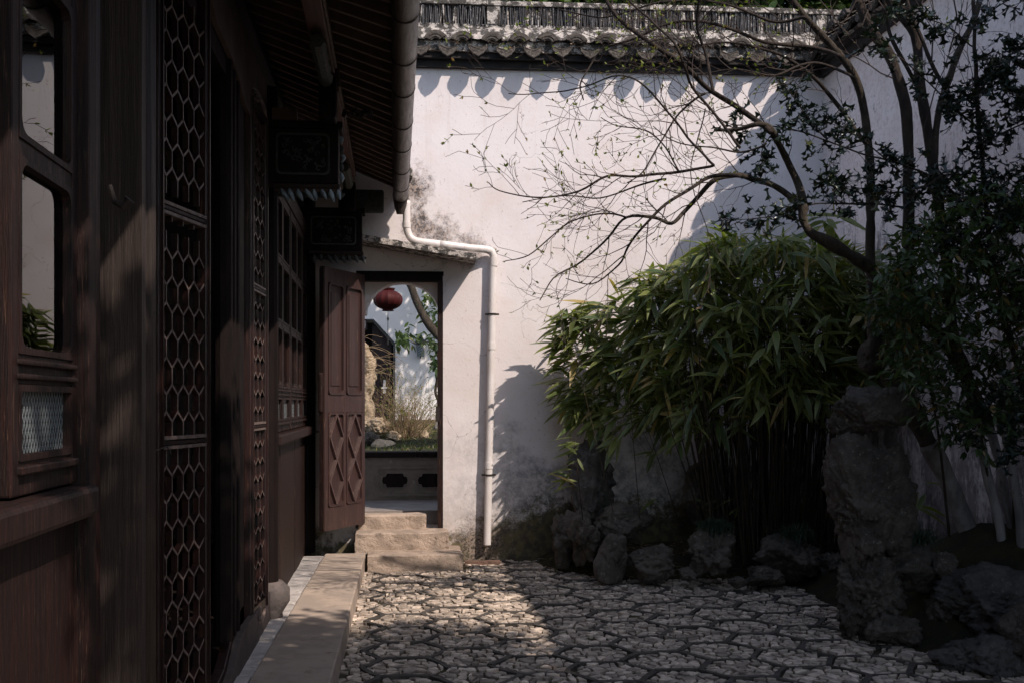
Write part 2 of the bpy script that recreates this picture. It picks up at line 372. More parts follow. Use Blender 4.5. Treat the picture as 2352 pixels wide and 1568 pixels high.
def leaves(parent, mat, P, D, U, L, W, prof, droop=.3, fold=.25, singles=250, name='leaf', stuffname='leaves', lens=None):
    """`singles` leaves become parts of their own (largest first), the rest one mesh"""
    P = np.asarray(P, float); n = len(P); k = min(singles, n)
    vis = np.asarray(L) / (np.linalg.norm(P - np.array([0, 0, EYE]), axis=1))
    order = np.argsort(-vis)
    D = np.asarray(D, float); U = np.asarray(U, float); L = np.asarray(L, float); W = np.asarray(W, float)
    dr = np.full(n, droop) if np.isscalar(droop) else np.asarray(droop)
    rest = order[k:]
    if len(rest):
        V, Fc, rim = leaf_arrays(P[rest], D[rest].copy(), U[rest], L[rest], W[rest], prof, dr[rest], fold)
        o = wobj(stuffname, leaf_mesh(stuffname, mat, V, Fc, rim), mat, parent); o['kind'] = 'stuff'
    tm = []; wr = float(np.mean(W / L))
    for j in range(4):
        V, Fc, rim = leaf_arrays([[0, 0, 0]], [[0, 1, 0]], [[0, 0, 1]], [1.], [wr], prof, (.1, .22, .34, .46)[j] if dr.mean() > .05 else .05, fold)
        V[:, 0] *= 1.0
        tm.append(leaf_mesh(name, mat, V, Fc, rim))
    inv = Matrix.Identity(4); p = parent; pm = Matrix.Identity(4)
    while p: pm = (Matrix.Translation(p.location) @ p.rotation_euler.to_matrix().to_4x4()) @ pm; p = p.parent
    inv = pm.inverted()
    for i in order[:k]:
        d = Vector(D[i]).normalized(); s_ = d.cross(Vector(U[i]))
        if s_.length < 1e-5: s_ = Vector((1, 0, 0))
        s_.normalize(); u_ = s_.cross(d)
        o = bpy.data.objects.new(name, tm[min(3, int(dr[i] * 8))]); COL.objects.link(o); o.parent = parent
        k_ = W[i] / wr
        mw = Matrix(((s_.x * k_, d.x * L[i], u_.x * L[i], P[i][0]), (s_.y * k_, d.y * L[i], u_.y * L[i], P[i][1]), (s_.z * k_, d.z * L[i], u_.z * L[i], P[i][2]), (0, 0, 0, 1)))
        # half widths are given in metres, lengths in metres
        o.matrix_local = inv @ mw
def smoothpath(pts, sub=4):
    pts = [Vector(p) for p in pts]; P = [pts[0]] + pts + [pts[-1]]; out = []
    for i in range(1, len(P) - 2):
        for k in range(sub):
            t = k / sub; a, b, c, d = P[i - 1], P[i], P[i + 1], P[i + 2]
            out.append(.5 * ((2 * b) + (c - a) * t + (2 * a - 5 * b + 4 * c - d) * t * t + (3 * b - a - 3 * c + d) * t ** 3))
    out.append(pts[-1]); return out
def limb(pts, r0, r1, sub=5, n=8, knob=0., jit=.004):
    sp = smoothpath(pts, sub); m = len(sp); rad = []
    for i in range(m):
        t = i / (m - 1); r = r0 + (r1 - r0) * t
        r *= 1 + knob * (mnoise.noise(sp[i] * 7) + .5 * mnoise.noise(sp[i] * 19)); rad.append(max(r, .0012))
        sp[i] = sp[i] + Vector((mnoise.noise(sp[i] * 5 + Vector((9, 0, 0))), mnoise.noise(sp[i] * 5 + Vector((0, 9, 0))), mnoise.noise(sp[i] * 5))) * jit * (0 < i < m - 1)
    return MB().tube(sp, rad, n), sp, rad

# ================================================================== SETTING: ground
mb = MB(); mb.add([(-60, -60, -.06), (60, -60, -.06), (60, 90, -.06), (-60, 90, -.06)], [(0, 1, 2, 3)])
obj('ground', mb, M_moss, kind='structure')

# paving: hexagons edged with upright tiles and filled with flat stone chips
def clip_half(poly, px, py, nx, ny):
    out = []; n = len(poly)
    for i in range(n):
        a = poly[i]; b = poly[(i + 1) % n]
        da = (a[0] - px) * nx + (a[1] - py) * ny; db = (b[0] - px) * nx + (b[1] - py) * ny
        if da <= 0: out.append(a)
        if (da < 0 < db) or (db < 0 < da):
            t = da / (da - db); out.append((a[0] + (b[0] - a[0]) * t, a[1] + (b[1] - a[1]) * t))
    return out
def pav_z(x, y): return .010 * mnoise.noise(Vector((x * .9, y * .9, 3))) + .004 * mnoise.noise(Vector((x * 4, y * 4, 8)))
pav = MB(); nx_, ny_ = 60, 90
X0, X1, Y0, Y1 = -.32, 4.13, 1.5, 10.05
for j in range(ny_ + 1):
    for i in range(nx_ + 1):
        x = X0 + (X1 - X0) * i / nx_; y = Y0 + (Y1 - Y0) * j / ny_; pav.v.append((x, y, pav_z(x, y) - .012))
for j in range(ny_):
    for i in range(nx_): a = j * (nx_ + 1) + i; pav.f.append((a, a + 1, a + nx_ + 2, a + nx_ + 1))
paving = obj('courtyard_paving', pav, M_joint, smooth=True, kind='structure')
chips = []; tiles = []
S = .245
hexes = []
for q in range(-3, 16):
    for r in range(-4, 30):
        cx = X0 + q * 1.5 * S; cy = Y0 + (r + .5 * (q & 1)) * sqrt(3) * S
        if -.55 < cx < 4.3 and 1.3 < cy < 10.1: hexes.append((cx, cy))
def hexc(cx, cy, k, s=S):
    a = k * pi / 3; x, y = cx + s * cos(a), cy + s * sin(a)
    w = Vector((x * 3.1, y * 3.1, 5)); return (x + .03 * mnoise.noise(w), y + .03 * mnoise.noise(w + Vector((7, 3, 0))))
def inside_yard(x, y):
    if x < -.30 or x > 4.1 or y > 9.93 - .03 * x or y < 1.6: return False
    if y > 9.32 and x < .62: return False
    return True
edges = {}
for (cx, cy) in hexes:
    c = [hexc(cx, cy, k) for k in range(6)]
    for k in range(6):
        a, b = c[k], c[(k + 1) % 6]; key = tuple(sorted([(round(a[0], 2), round(a[1], 2)), (round(b[0], 2), round(b[1], 2))]))
        mx, my = (a[0] + b[0]) / 2, (a[1] + b[1]) / 2
        if inside_yard(mx, my): edges[key] = (a, b)
    # chips
    pts = []; stp = .050
    for j in range(-7, 8):
        for i in range(-7, 8):
            x = cx + (i + .5 * (j & 1) + random.uniform(-.5, .5)) * stp * 1.12; y = cy + (j + random.uniform(-.45, .45)) * stp * .92
            if (x - cx) ** 2 + (y - cy) ** 2 < (S * 1.25) ** 2 and random.random() < .78: pts.append((x, y))
    inner = [(cx + (x - cx) * .895, cy + (y - cy) * .895) for x, y in c]
    for i, (x, y) in enumerate(pts):
        if not inside_yard(x, y): continue
        poly = inner
        for j, (u, v) in enumerate(pts):
            if i == j or abs(u - x) > .2 or abs(v - y) > .2: continue
            dx, dy = u - x, v - y; L = sqrt(dx * dx + dy * dy); g = .0028 + .005 * random.random()
            poly = clip_half(poly, (x + u) / 2 - dx / L * g, (y + v) / 2 - dy / L * g, dx, dy)
            if len(poly) < 3: break
        if len(poly) < 3: continue
        A = abs(sum(poly[k][0] * poly[(k + 1) % len(poly)][1] - poly[(k + 1) % len(poly)][0] * poly[k][1] for k in range(len(poly)))) / 2
        if A < .00025 or random.random() < .025: continue
        chips.append((x, y, poly, A))
def chip_geo(x, y, poly):
    h = random.uniform(-.002, .012); tx, ty = random.uniform(-.13, .13), random.uniform(-.13, .13); n = len(poly)
    V = []; z0 = pav_z(x, y) - .002
    ps = [(x + (a - x) * random.uniform(.94, 1.), y + (b - y) * random.uniform(.94, 1.)) for a, b in poly]
    for sc, dz in ((1., -.018), (1., h - .003), (.86, h)):
        for a, b in ps: V.append((x + (a - x) * sc, y + (b - y) * sc, z0 + dz + (tx * (a - x) + ty * (b - y)) * (dz > -.01)))
    Fs = [(i, (i + 1) % n, (i + 1) % n + n, i + n) for i in range(n)] + [(n + i, n + (i + 1) % n, 2 * n + (i + 1) % n, 2 * n + i) for i in range(n)]
    Fs.append(tuple(2 * n + i for i in range(n))); return V, Fs
def px_size(x, y, A): 
    v = Vector((x, y, 0)); d = x * sin(TH) + y * cos(TH); r = (x * cos(TH) - y * sin(TH)) / d
    if d < 5.5 or abs(r) > .46: return 0
    return A / d ** 3
chips.sort(key=lambda c: -px_size(c[0], c[1], c[3]))
rest = MB()
for i, (x, y, poly, A) in enumerate(chips):
    V, Fs = chip_geo(x, y, poly)
    if i < 300: obj('paving_stone', MB().add(V, Fs), M_chip, paving)
    else: rest.add(V, Fs)
obj('small_paving_stones', rest, M_chip, paving, kind='stuff')
el = sorted(edges.values(), key=lambda e: -px_size((e[0][0] + e[1][0]) / 2, (e[0][1] + e[1][1]) / 2, 1))
rest = MB()
for i, (a, b) in enumerate(el):
    if random.random() < .02: continue
    A_, B_ = Vector((a[0], a[1], 0)), Vector((b[0], b[1], 0)); A_.z = pav_z(*a) - .004; B_.z = pav_z(*b) - .004
    t = MB(); w = random.uniform(.027, .036); dv = (B_ - A_).normalized(); sgn = random.choice((-1, 1)); nseg = 3
    side = Vector((-dv.y, dv.x, 0)); bow = sgn * random.uniform(.004, .014); zz = random.uniform(.006, .016)
    pts = [A_.lerp(B_, k / nseg) + side * bow * sin(pi * k / nseg) for k in range(nseg + 1)]
    V = []
    for p in pts:
        for s_, z_ in ((-1, -.02), (-1, zz), (1, zz), (1, -.02)): V.append(p + side * s_ * w / 2 + Vector((0, 0, z_)))
    Fs = []
    for k in range(nseg):
        for m in range(3): Fs.append((4 * k + m, 4 * k + m + 1, 4 * k + 5 + m, 4 * k + 4 + m))
    Fs += [(0, 1, 2, 3), (4 * nseg + 3, 4 * nseg + 2, 4 * nseg + 1, 4 * nseg)]
    if i < 300: obj('edging_tile', t.add(V, Fs), M_ptile, paving)
    else: rest.add(V, Fs)
if rest.v: obj('small_edging_tiles', rest, M_ptile, paving, kind='stuff')
# moss in the joints and scattered debris
P = []; 
for _ in range(2600):
    x = random.uniform(-.28, 3.9); y = random.uniform(4.5, 9.9)
    if inside_yard(x, y) and mnoise.noise(Vector((x * 2, y * 2, 1))) > .12 - (y > 9.3) * .3: P.append((x, y, pav_z(x, y) - .006))
n_ = len(P); D = RNG.normal(size=(n_, 3)) * [1, 1, .3] + [0, 0, .7]; U = RNG.normal(size=(n_, 3))
V, Fc, rim = leaf_arrays(P, D, U, RNG.uniform(.008, .02, n_), RNG.uniform(.002, .005, n_), OVAL)
o = obj('joint_moss', leaf_mesh('joint_moss', M_grassl, V, Fc, rim), M_grassl, paving, kind='stuff')

# stone walkway along the hall
walk = MB(); walk.add([(-.86, -1, .0), (-.30, -1, .0), (-.30, 9.9, .0), (-.86, 9.9, .0)], [(0, 1, 2, 3)])
walkway = obj('walkway', walk, M_moss, kind='structure')
def xo(y): return -.262 - .010 * (9.7 - y)      # outer edge of slabs
def xi(y): return -.615 - .018 * (9.7 - y)
ys = [1.3, 2.9, 4.35, 6.72, 9.58]
for a, b in zip(ys[:-1], ys[1:]):
    s_ = MB(); g = .004; 
    p = [(xi(a) + g, a + g), (xo(a), a + g), (xo(b), b - g), (xi(b) + g, b - g)]
    s_.prism(p, lambda u, v, w: (u, v, w), -.05, .134 + random.uniform(-.003, .003)); obj('slab', s_, M_slab, walkway, bevel=.009)
y = 1.4
while y < 9.45:
    L = random.choice((.28, .42, .55, .34)); b = min(y + L, 9.5); s_ = MB(); w0 = random.uniform(-.006, .006)
    s_.prism([(-.86, y + .004), (xi(y) - .004 + w0, y + .004), (xi(b) - .004 - w0, b - .004), (-.86, b - .004)], lambda u, v, w: (u, v, w), -.05, .126 + random.uniform(-.012, .008))
    obj('border_stone', s_, M_border, walkway, bevel=.006); y = b

# ================================================================== BACK WALL (local frame: x along wall, y=0 front face)
RZ = -.033
WL = Vector((0, 10.0, 0))
wallT = thing('courtyard_wall', 'tall white plaster wall across the back, with grey tile coping and a doorway at its left', 'wall', WL, RZ)
Winv = (Matrix.Translation(WL) @ Matrix.Rotation(RZ, 4, 'Z')).inverted()
def wl(px, py, y=0.):
    """picture position -> wall-local point on the plane local y = y"""
    v = ray(px, py); A = Winv @ Vector((0, 0, EYE)); B = Winv.to_3x3() @ v; t = (y - A.y) / B.y; return A + B * t
jl = wl(832, 1000).x - .0; jr = wl(1016, 1000).x; jr0 = wl(1005, 1000).x
ztop = wl(1000, 158).z; zl = wl(900, 632).z; zs = .300
XL, XR = -5.5, 4.35
w = MB()
out = [(XL, -.05), (jl - .03, -.05), (jl - .03, zl), (jr, zl), (jr, -.05), (XR, -.05), (XR, ztop + .3), (XL, ztop + .3)]
w.prism(out, lambda u, v, q: (u, q, v), 0, .40)
body = obj('wall', w, M_wall, wallT)
# arch lining at the back of the opening
w = MB(); r = (jr0 - jl) / 2 + .02; cx = (jr0 + jl) / 2 + .02; sp_z = wl(900, 650, .2).z - r * .82
out = [(jl - .02, zl + .02), (jl - .02, sp_z)]
for k in range(13):
    a = pi - pi * k / 12; out.append((cx + r * .93 * cos(a), sp_z + r * .82 * sin(a) + .0))
out += [(jr - .001, sp_z), (jr - .001, zl + .02)]
w.prism(out, lambda u, v, q: (u, q, v), .16, .34); obj('arch_lining', w, M_wall, wallT)
# door frame
fr = thing.__globals__['bpy'].data.objects.new('door_frame', MB().span((jl - .05, -.02, zl - .055), (jr + .004, .09, zl + .004)).mesh('door_frame')); fr.data.materials.append(M_dark)
COL.objects.link(fr); fr.parent = wallT
obj('lintel', MB().span((jl - .055, -.012, zl - .004), (jr + .012, .10, zl + .035)), M_dark, fr)
obj('jamb', MB().span((jr0, -.016, .302), (jr + .006, .10, zl - .056)), M_worn, fr)
obj('jamb', MB().span((jl - .06, -.016, .302), (jl - .002, .10, zl - .056)), M_worn, fr)
obj('latch', MB().span((jr0 - .016, -.035, 1.28), (jr0 + .02, -.012, 1.42)), M_iron, fr)
# passage floor and parapet beyond
w = MB(); w.span((jl - .02, .003, .0), (jr, .40, .292)); obj('threshold', w, M_slab, wallT)

# cornice, roof slope, tiles
cz0 = ztop; 
w = MB()
w.span((XL, -.05, cz0), (XR, -.001, cz0 + .07)); w.span((XL, -.10, cz0 + .071), (XR, -.001, cz0 + .125)); obj('cornice', w, M_corn, wallT)
w = MB(); w.prism([(-.13, cz0 + .127), (.2, cz0 + .127), (.2, cz0 + .42), (.02, cz0 + .42), (-.13, cz0 + .22)], lambda u, v, q: (q, u, v), XL, XR); obj('eave_board', w, M_mort, wallT)
PIT = wl(1157, 130).x - wl(1093, 130).x
x0t = wl(1094, 130).x - 14 * PIT
def drip_mesh():
    m = MB(); out = []
    W_, H_ = .088, .105
    top = [(-W_ * .96 + 2 * W_ * .96 * k / 8, -.034 * (1 - (2 * k / 8 - 1) ** 2)) for k in range(9)]
    bot = [(W_, -.015), (W_ * .94, -.045), (W_ * .70, -.066), (W_ * .55, -.084), (W_ * .28, -.096), (0, -H_ - .008), (-W_ * .28, -.096), (-W_ * .55, -.084), (-W_ * .70, -.066), (-W_ * .94, -.045), (-W_, -.015)]
    out = top + bot
    m.prism(out, lambda u, v, q: (u, q + v * .25, v), -.012, .008)
    inn = [(a * .80, b * .80 - .012) for a, b in out]
    frame_ring(m, [(a * .98, b * .98) for a, b in out], [(a * .86, b * .86 - .006) for a, b in out], lambda u, v, q: (u, q + v * .25, v), -.018, -.010)
    for a in range(7):  # relief scroll
        an = a / 6 * pi; m.box((.040 * cos(an), -.014 - .010, -.048 - .022 * sin(an)), (.016, .010, .012), Matrix.Rotation(an, 3, 'Y'))
    m.box((0, -.028, -.070), (.012, .012, .03)); m.box((0, -.022, -.045), (.03, .01, .012))
    # trough running back
    n = 7
    V = []
    for q, zz in ((-.004, 0), (.30, .17)):
        for off in (0, .014):
            for k in range(n): t = 2 * k / (n - 1) - 1; V.append((W_ * t * .98, q, -.034 * (1 - t * t) + zz - off))
    Fs = []
    for k in range(n - 1):
        Fs += [(k, k + 1, 2 * n + k + 1, 2 * n + k), (n + k, 3 * n + k, 3 * n + k + 1, n + k + 1), (k, n + k, n + k + 1, k + 1)]
    m.add(V, Fs); return m
def cover_mesh():
    m = MB(); n = 10
    for (r0, r1, q0, q1) in ((.092, .112, -.006, .05), (.072, .090, -.020, .02), (.036, .070, -.014, .0)):
        V = []
        for q in (q0, q1):
            for rr in (r0, r1):
                for k in range(n + 1): a = radians(28 + 124 * k / n); V.append((rr * cos(a) * 1.0, q, rr * sin(a) - .055))
        Fs = []; N = n + 1
        for k in range(n):
            Fs += [(k, N + k, N + k + 1, k + 1), (2 * N + k, 2 * N + k + 1, 3 * N + k + 1, 3 * N + k), (N + k, 3 * N + k, 3 * N + k + 1, N + k + 1), (k, k + 1, 2 * N + k + 1, 2 * N + k)]
        Fs += [(0, 2 * N, 3 * N, N), (n, N + n, 3 * N + n, 2 * N + n)]; m.add(V, Fs)
    for k in range(6):
        a = radians(45 + 90 * k / 5); m.box((.052 * cos(a), -.019, .052 * sin(a) - .055), (.010, .010, .016), Matrix.Rotation(-a, 3, 'Y'))
    V = []; N = n + 1
    for q, zz in ((.0, 0), (.30, .17)):
        for k in range(N): a = pi * k / n; V.append((.088 * cos(a), q, .068 * sin(a) + zz - .03))
    m.add(V, [(k, k + 1, N + k + 1, N + k) for k in range(n)]); return m
DM = drip_mesh().mesh('drip_tile'); fixn(DM); DM.materials.append(M_rtile)
CM = cover_mesh().mesh('cover_tile'); fixn(CM); CM.materials.append(M_rtile)
zt = wl(1093, 104, -.20).z
nT = int((XR - x0t) / PIT) + 1
for k in range(nT):
    x = x0t + k * PIT
    if x > XR - .1 or x < XL + 2.5: continue
    o = bpy.data.objects.new('drip_tile', DM); COL.objects.link(o); o.parent = wallT; o.location = (x + random.uniform(-.008, .008), -.195 + random.uniform(-.012, .012), zt + random.uniform(-.008, .006)); o.rotation_euler = (random.uniform(-.05, .05), random.uniform(-.09, .09), random.uniform(-.05, .05))
    o = bpy.data.objects.new('cover_tile', CM); COL.objects.link(o); o.parent = wallT; o.location = (x - PIT / 2 + random.uniform(-.008, .008), -.175 + random.uniform(-.012, .012), zt + .078 + random.uniform(-.008, .008)); o.rotation_euler = (random.uniform(-.05, .05), random.uniform(-.12, .12), random.uniform(-.05, .05))
# mortar bed lumps between rows
w = MB(); n = 260
for i in range(n + 1):
    x = XL + (XR - XL) * i / n
    for q, z_ in ((-.165, .075), (-.11, .17), (-.05, .215), (.08, .235)):
        w.v.append((x, q + .02 * mnoise.noise(Vector((x * 9, q * 9, 0))), zt + z_ + .020 * mnoise.noise(Vector((x * 7, q * 9, 4))) + .02 * cos(2 * pi * (x - x0t + PIT / 2) / PIT) * (q < -.1)))
for i in range(n):
    for k in range(3): a = i * 4 + k; w.f.append((a, a + 1, a + 5, a + 4))
obj('mortar_bed', w, M_mort, wallT, smooth=True)
rz0 = zt + .225
zr1 = wl(1000, 17, .0).z; zr2 = wl(1000, 5, .0).z
w = MB(); w.span((XL, -.065, rz0 - .03), (XR, .13, rz0 + .012)); obj('ridge_base', w, M_mort, wallT)
w = MB(); w.span((XL, -.01, rz0), (XR, .09, zr1)); obj('ridge_core', w, M_dark, wallT)
w = MB(); x = XL + 3.2
posts = [wl(p, 30).x for p in (1130,)] + [wl(1130, 30).x + 3.1]
cnt = 0; ridge_rest = MB()
while x < XR:
    if any(abs(x - p) < .055 for p in posts): x += .11; continue
    t = random.uniform(.008, .014); tl = random.uniform(-.10, .10); hh = zr1 - rz0
    vis = x > wl(965, 20).x
    mb = MB().box((x, -.03 + random.uniform(-.012, .012), rz0 + hh / 2 + random.uniform(-.003, .003)), (t, .07, hh * random.uniform(.95, 1.0)), Matrix.Rotation(tl, 3, 'Y'))
    if vis and cnt < 298: obj('ridge_tile', mb, M_mort if random.random() < .22 else M_rid, wallT); cnt += 1
    else: ridge_rest.add(mb.v, mb.f)
    x += t + random.uniform(.002, .010)
if ridge_rest.v: obj('more_ridge_tiles', ridge_rest, M_rid, wallT, kind='stuff')
for p in posts: obj('ridge_post', MB().span((p - .05, -.075, rz0 + .013), (p + .05, .12, zr1 + .02)), M_mort, wallT, bevel=.005)
x = XL
while x < XR:
    b = min(x + random.uniform(.5, .8), XR); obj('ridge_cap', MB().span((x + .002, -.085, zr1 + .001 + random.uniform(-.003, .003)), (b - .002, .14, zr2 + random.uniform(-.004, .004))), M_mort, wallT, bevel=.006); x = b

# steps up to the doorway
st = thing('stone_steps', 'three worn sandstone steps rising to the open doorway', 'steps', (0, 9.7, 0), 0)
M_step = M('worn_step_stone', (.47, .365, .29), (.31, .245, .195), 6, .85, .9, .014, fine=40, c3=(.16, .12, .08))
def rough_block(a, b, seg=(14, 4, 3), amp=.007, seed=0):
    bm = bmesh.new(); bmesh.ops.create_cube(bm, size=1)
    bmesh.ops.subdivide_edges(bm, edges=bm.edges[:], cuts=seg[0], use_grid_fill=True)
    c = [(a[i] + b[i]) / 2 for i in range(3)]; d = [b[i] - a[i] for i in range(3)]
    for v in bm.verts:
        e = sum(abs(q) > .499 for q in v.co)
        p = Vector([c[i] + v.co[i] * d[i] for i in range(3)])
        nv = mnoise.noise_vector(p * 9 + Vector((seed, 0, 0))) + .6 * mnoise.noise_vector(p * 26)
        p += nv * amp * (2.0 if e >= 2 else 1.)
        if e >= 2: p -= Vector([v.co[i] * 2 * (abs(v.co[i]) > .499) for i in range(3)]) * .006
        v.co = p
    me = bpy.data.meshes.new('step'); bm.to_mesh(me); bm.free(); return me
s1a, s1b = at_Y(843, 1272, 9.36), at_Y(1064, 1272, 9.36)
wobj('step', rough_block((s1a.x, 9.36, -.03), (s1b.x, 9.99, .143), seed=1), M_step, st)
s2a, s2b = at_Y(815, 1220, 9.68), at_Y(1031, 1220, 9.68)
wobj('step', rough_block((s2a.x, 9.68, .10), (s2b.x, 10.03, .296), seed=5), M_step, st)
s3a, s3b = at_Y(828, 1180, 9.93), at_Y(986, 1180, 9.93)
wobj('step', rough_block((-.34, 9.98, .2), (.28, 10.2, .425), amp=.005, seed=9), M_step, st)
tag(obj('brick', MB().box((.78, 9.74, .004), (.32, .07, .05), Matrix.Rotation(-.05, 3, 'Z')), M('red_brick', (.20, .115, .085), (.12, .08, .06), 14, .9, .8), bevel=.004), 'weathered reddish brick lying on the ground right of the lowest step', 'brick')

# open door leaf
hin = Vector((jl + .01, 0, 0)); hw = (Winv.inverted() @ Vector((jl + .005, -.02, 0)))
free = at_d(740, 900, 9.26); dv = Vector((free.x - hw.x, free.y - hw.y, 0)); LW = dv.length
leafO = bpy.data.objects.new('door', None); COL.objects.link(leafO); leafO.parent = wallT; leafO.empty_display_size = .1
DR = Matrix.Translation((hw.x, hw.y, .35)) @ Matrix.Rotation(atan2(dv.y, dv.x), 4, 'Z')
leafO.matrix_local = Winv @ DR
leafO['label'] = 'brown panelled door leaf standing open'
HH = 2.62 - .35
TT = .05
def dmap(u, v, q): return (u, q, v)      # u from hinge outward; local +y is the face towards the yard?
# the face seen from the camera is the local side whose normal points to the camera
nrm = DR.to_3x3() @ Vector((0, 1, 0)); tocam = Vector((0, 0, 0)) - DR.translation; SG = 1 if nrm.dot(tocam) > 0 else -1
def D_(u0, v0, u1, v1, q0, q1): return MB().span((u0, SG * q0, v0), (u1, SG * q1, v1))
obj('door_board', D_(0, 0, LW, HH, -TT / 2, TT / 2 - .014), M_door, leafO)
def vz(py):  # picture row on near edge -> height in leaf
    return (HZ - py) * 9.5 / F + EYE - .35
# stiles and rails proud of the board
zr = [0, .20, 1.02, 1.17, 2.14, HH]
us = [0, .045, .335, .375, .665, LW]
us = [u * LW / .72 for u in (0, .05, .345, .385, .66, .72)]
for a, b in ((us[0], us[1]), (us[2], us[3]), (us[4], us[5])):
    obj('stile', D_(a, .002, b, HH - .002, TT / 2 - .0139, TT / 2), M_door, leafO, bevel=.003)
for (a, b) in ((.002, .20), (1.02, 1.17), (2.14, HH - .002)):
    for (u0, u1) in ((us[1], us[2]), (us[3], us[4])):
        obj('rail', D_(u0, a, u1, b, TT / 2 - .0139, TT / 2 - .001), M_door, leafO)
for (u0, u1) in ((us[1], us[2]), (us[3], us[4])):
    m = MB(); frame_ring(m, rrect(u0 + .002, 1.172, u1 - .002, 2.138, .04), rrect(u0 + .022, 1.192, u1 - .022, 2.118, .03), lambda u, v, q: (u, SG * q, v), TT / 2 - .0138, TT / 2 + .008)
    obj('moulding', m, M_door, leafO)
    obj('raised_panel', D_(u0 + .06, 1.25, u1 - .06, 2.06, TT / 2 - .0138, TT / 2 - .006), M_door, leafO, bevel=.004)
    m = MB(); frame_ring(m, rrect(u0 + .002, .202, u1 - .002, 1.018, .035), rrect(u0 + .020, .220, u1 - .020, 1.0, .025), lambda u, v, q: (u, SG * q, v), TT / 2 - .0138, TT / 2 + .006)
    obj('moulding', m, M_door, leafO)
    uc = (u0 + u1) / 2; hw_ = (u1 - u0) / 2 - .02; zz = [.22, .415, .61, .805, 1.0]
    for k in range(4):
        for sg in (-1, 1):
            a = (uc, zz[k]) if k % 2 == 0 else (uc + sg * hw_, zz[k]); b = (uc + sg * hw_, zz[k + 1]) if k % 2 == 0 else (uc, zz[k + 1])
            obj('diamond_bar', MB().bar((a[0], SG * (TT / 2 - .004), a[1]), (b[0], SG * (TT / 2 - .002), b[1]), .016, .030, up=(0, SG, 0)), M_doorbar, leafO)
obj('bolt_block', D_(LW - .01, 1.02, LW + .035, 1.36, -TT / 2, TT / 2 - .01), M_worn, leafO, bevel=.012)
obj('edge_strip', D_(LW, .02, LW + .012, HH - .02, -TT / 2 + .004, TT / 2 - .006), M_worn, leafO)

# sloping stone coping above the doorway
c0, c1 = wl(800, 540, -.34), wl(1094, 590, -.34)
cop = thing('sloping_coping', 'thin sloping mossy stone coping sticking out above the doorway, under the white pipe', 'coping', WL, RZ)
m = MB(); n = 24
for i in range(n + 1):
    t = i / n; x = c0.x + (c1.x - c0.x) * t; z_ = c0.z + (c1.z - c0.z) * t; jt = .007 * mnoise.noise(Vector((x * 20, 0, 0)))
    m.v += [(x, -.36 + jt, z_ - .028), (x, -.36 - jt, z_ + .024 + jt), (x, -.002, z_ + .055), (x, -.002, z_ - .028)]
for i in range(n):
    for k in range(4): a = 4 * i; m.f.append((a + k, a + (k + 1) % 4, a + 4 + (k + 1) % 4, a + 4 + k))
m.f += [(0, 1, 2, 3), (4 * n + 3, 4 * n + 2, 4 * n + 1, 4 * n)]
obj('coping_slab', m, M_mort, cop)

# white drainpipe
pipe = thing('drainpipe', 'white plastic drainpipe bending from the gutter and running down the white wall', 'pipe', WL, RZ)
yy = -.24; r = .034
P = [wl(934, 462, yy), wl(934, 500, yy), wl(934, 522, yy), wl(942, 545, yy), wl(960, 555, yy), wl(1010, 561, -.22), wl(1080, 570, -.15), wl(1112, 573, -.10), wl(1127, 578, -.065), wl(1134, 590, -.06), wl(1134, 604, -.06)]
m = MB().tube(smoothpath(P[:6], 4), r, 16); obj('upper_pipe', m, M_pvc, pipe, smooth=True)
m = MB().tube(smoothpath(P[5:], 4), r, 16); obj('elbow', m, M_pvc, pipe, smooth=True)
b = wl(1119, 1250, -.075); m = MB().tube([wl(1133, 600, -.06), b], r * 1.02, 18); obj('downpipe', m, M_pvc, pipe, smooth=False)
me = bpy.data.objects[-1] if False else None
for py in (722, 1090):
    t = (py - 600) / 650; c = wl(1133, 600, -.06).lerp(b, t)
    m = MB().tube([c + Vector((0, 0, -.008)), c + Vector((0, 0, .008))], r + .006, 18); m.span((c.x - .065, c.y + .01, c.z - .008), (c.x + .065, c.y + .02, c.z + .008)); obj('clamp', m, M_iron, pipe)
for (px, py) in ((934, 512), ): pass
tag(obj('bracket_stub', rough_block((.06, 9.80, 3.50), (.15, 10.0, 3.575), amp=.008, seed=3), M_mort), 'small broken stone stub sticking out of the white wall beside the gutter end', 'stub')
for t_ in (.30, .72):
    c = wl(1133, 600, -.06).lerp(b, t_); obj('pipe_collar', MB().tube([c - Vector((0, 0, .03)), c + Vector((0, 0, .03))], r + .005, 18), M_pvc, pipe)
m = MB().tube([wl(1134, 592, -.06), wl(1134, 612, -.06)], r + .005, 18); obj('pipe_collar', m, M_pvc, pipe)
m = MB().tube([wl(934, 512, yy), wl(934, 524, yy)], r + .005, 18); obj('pipe_collar', m, M_pvc, pipe)

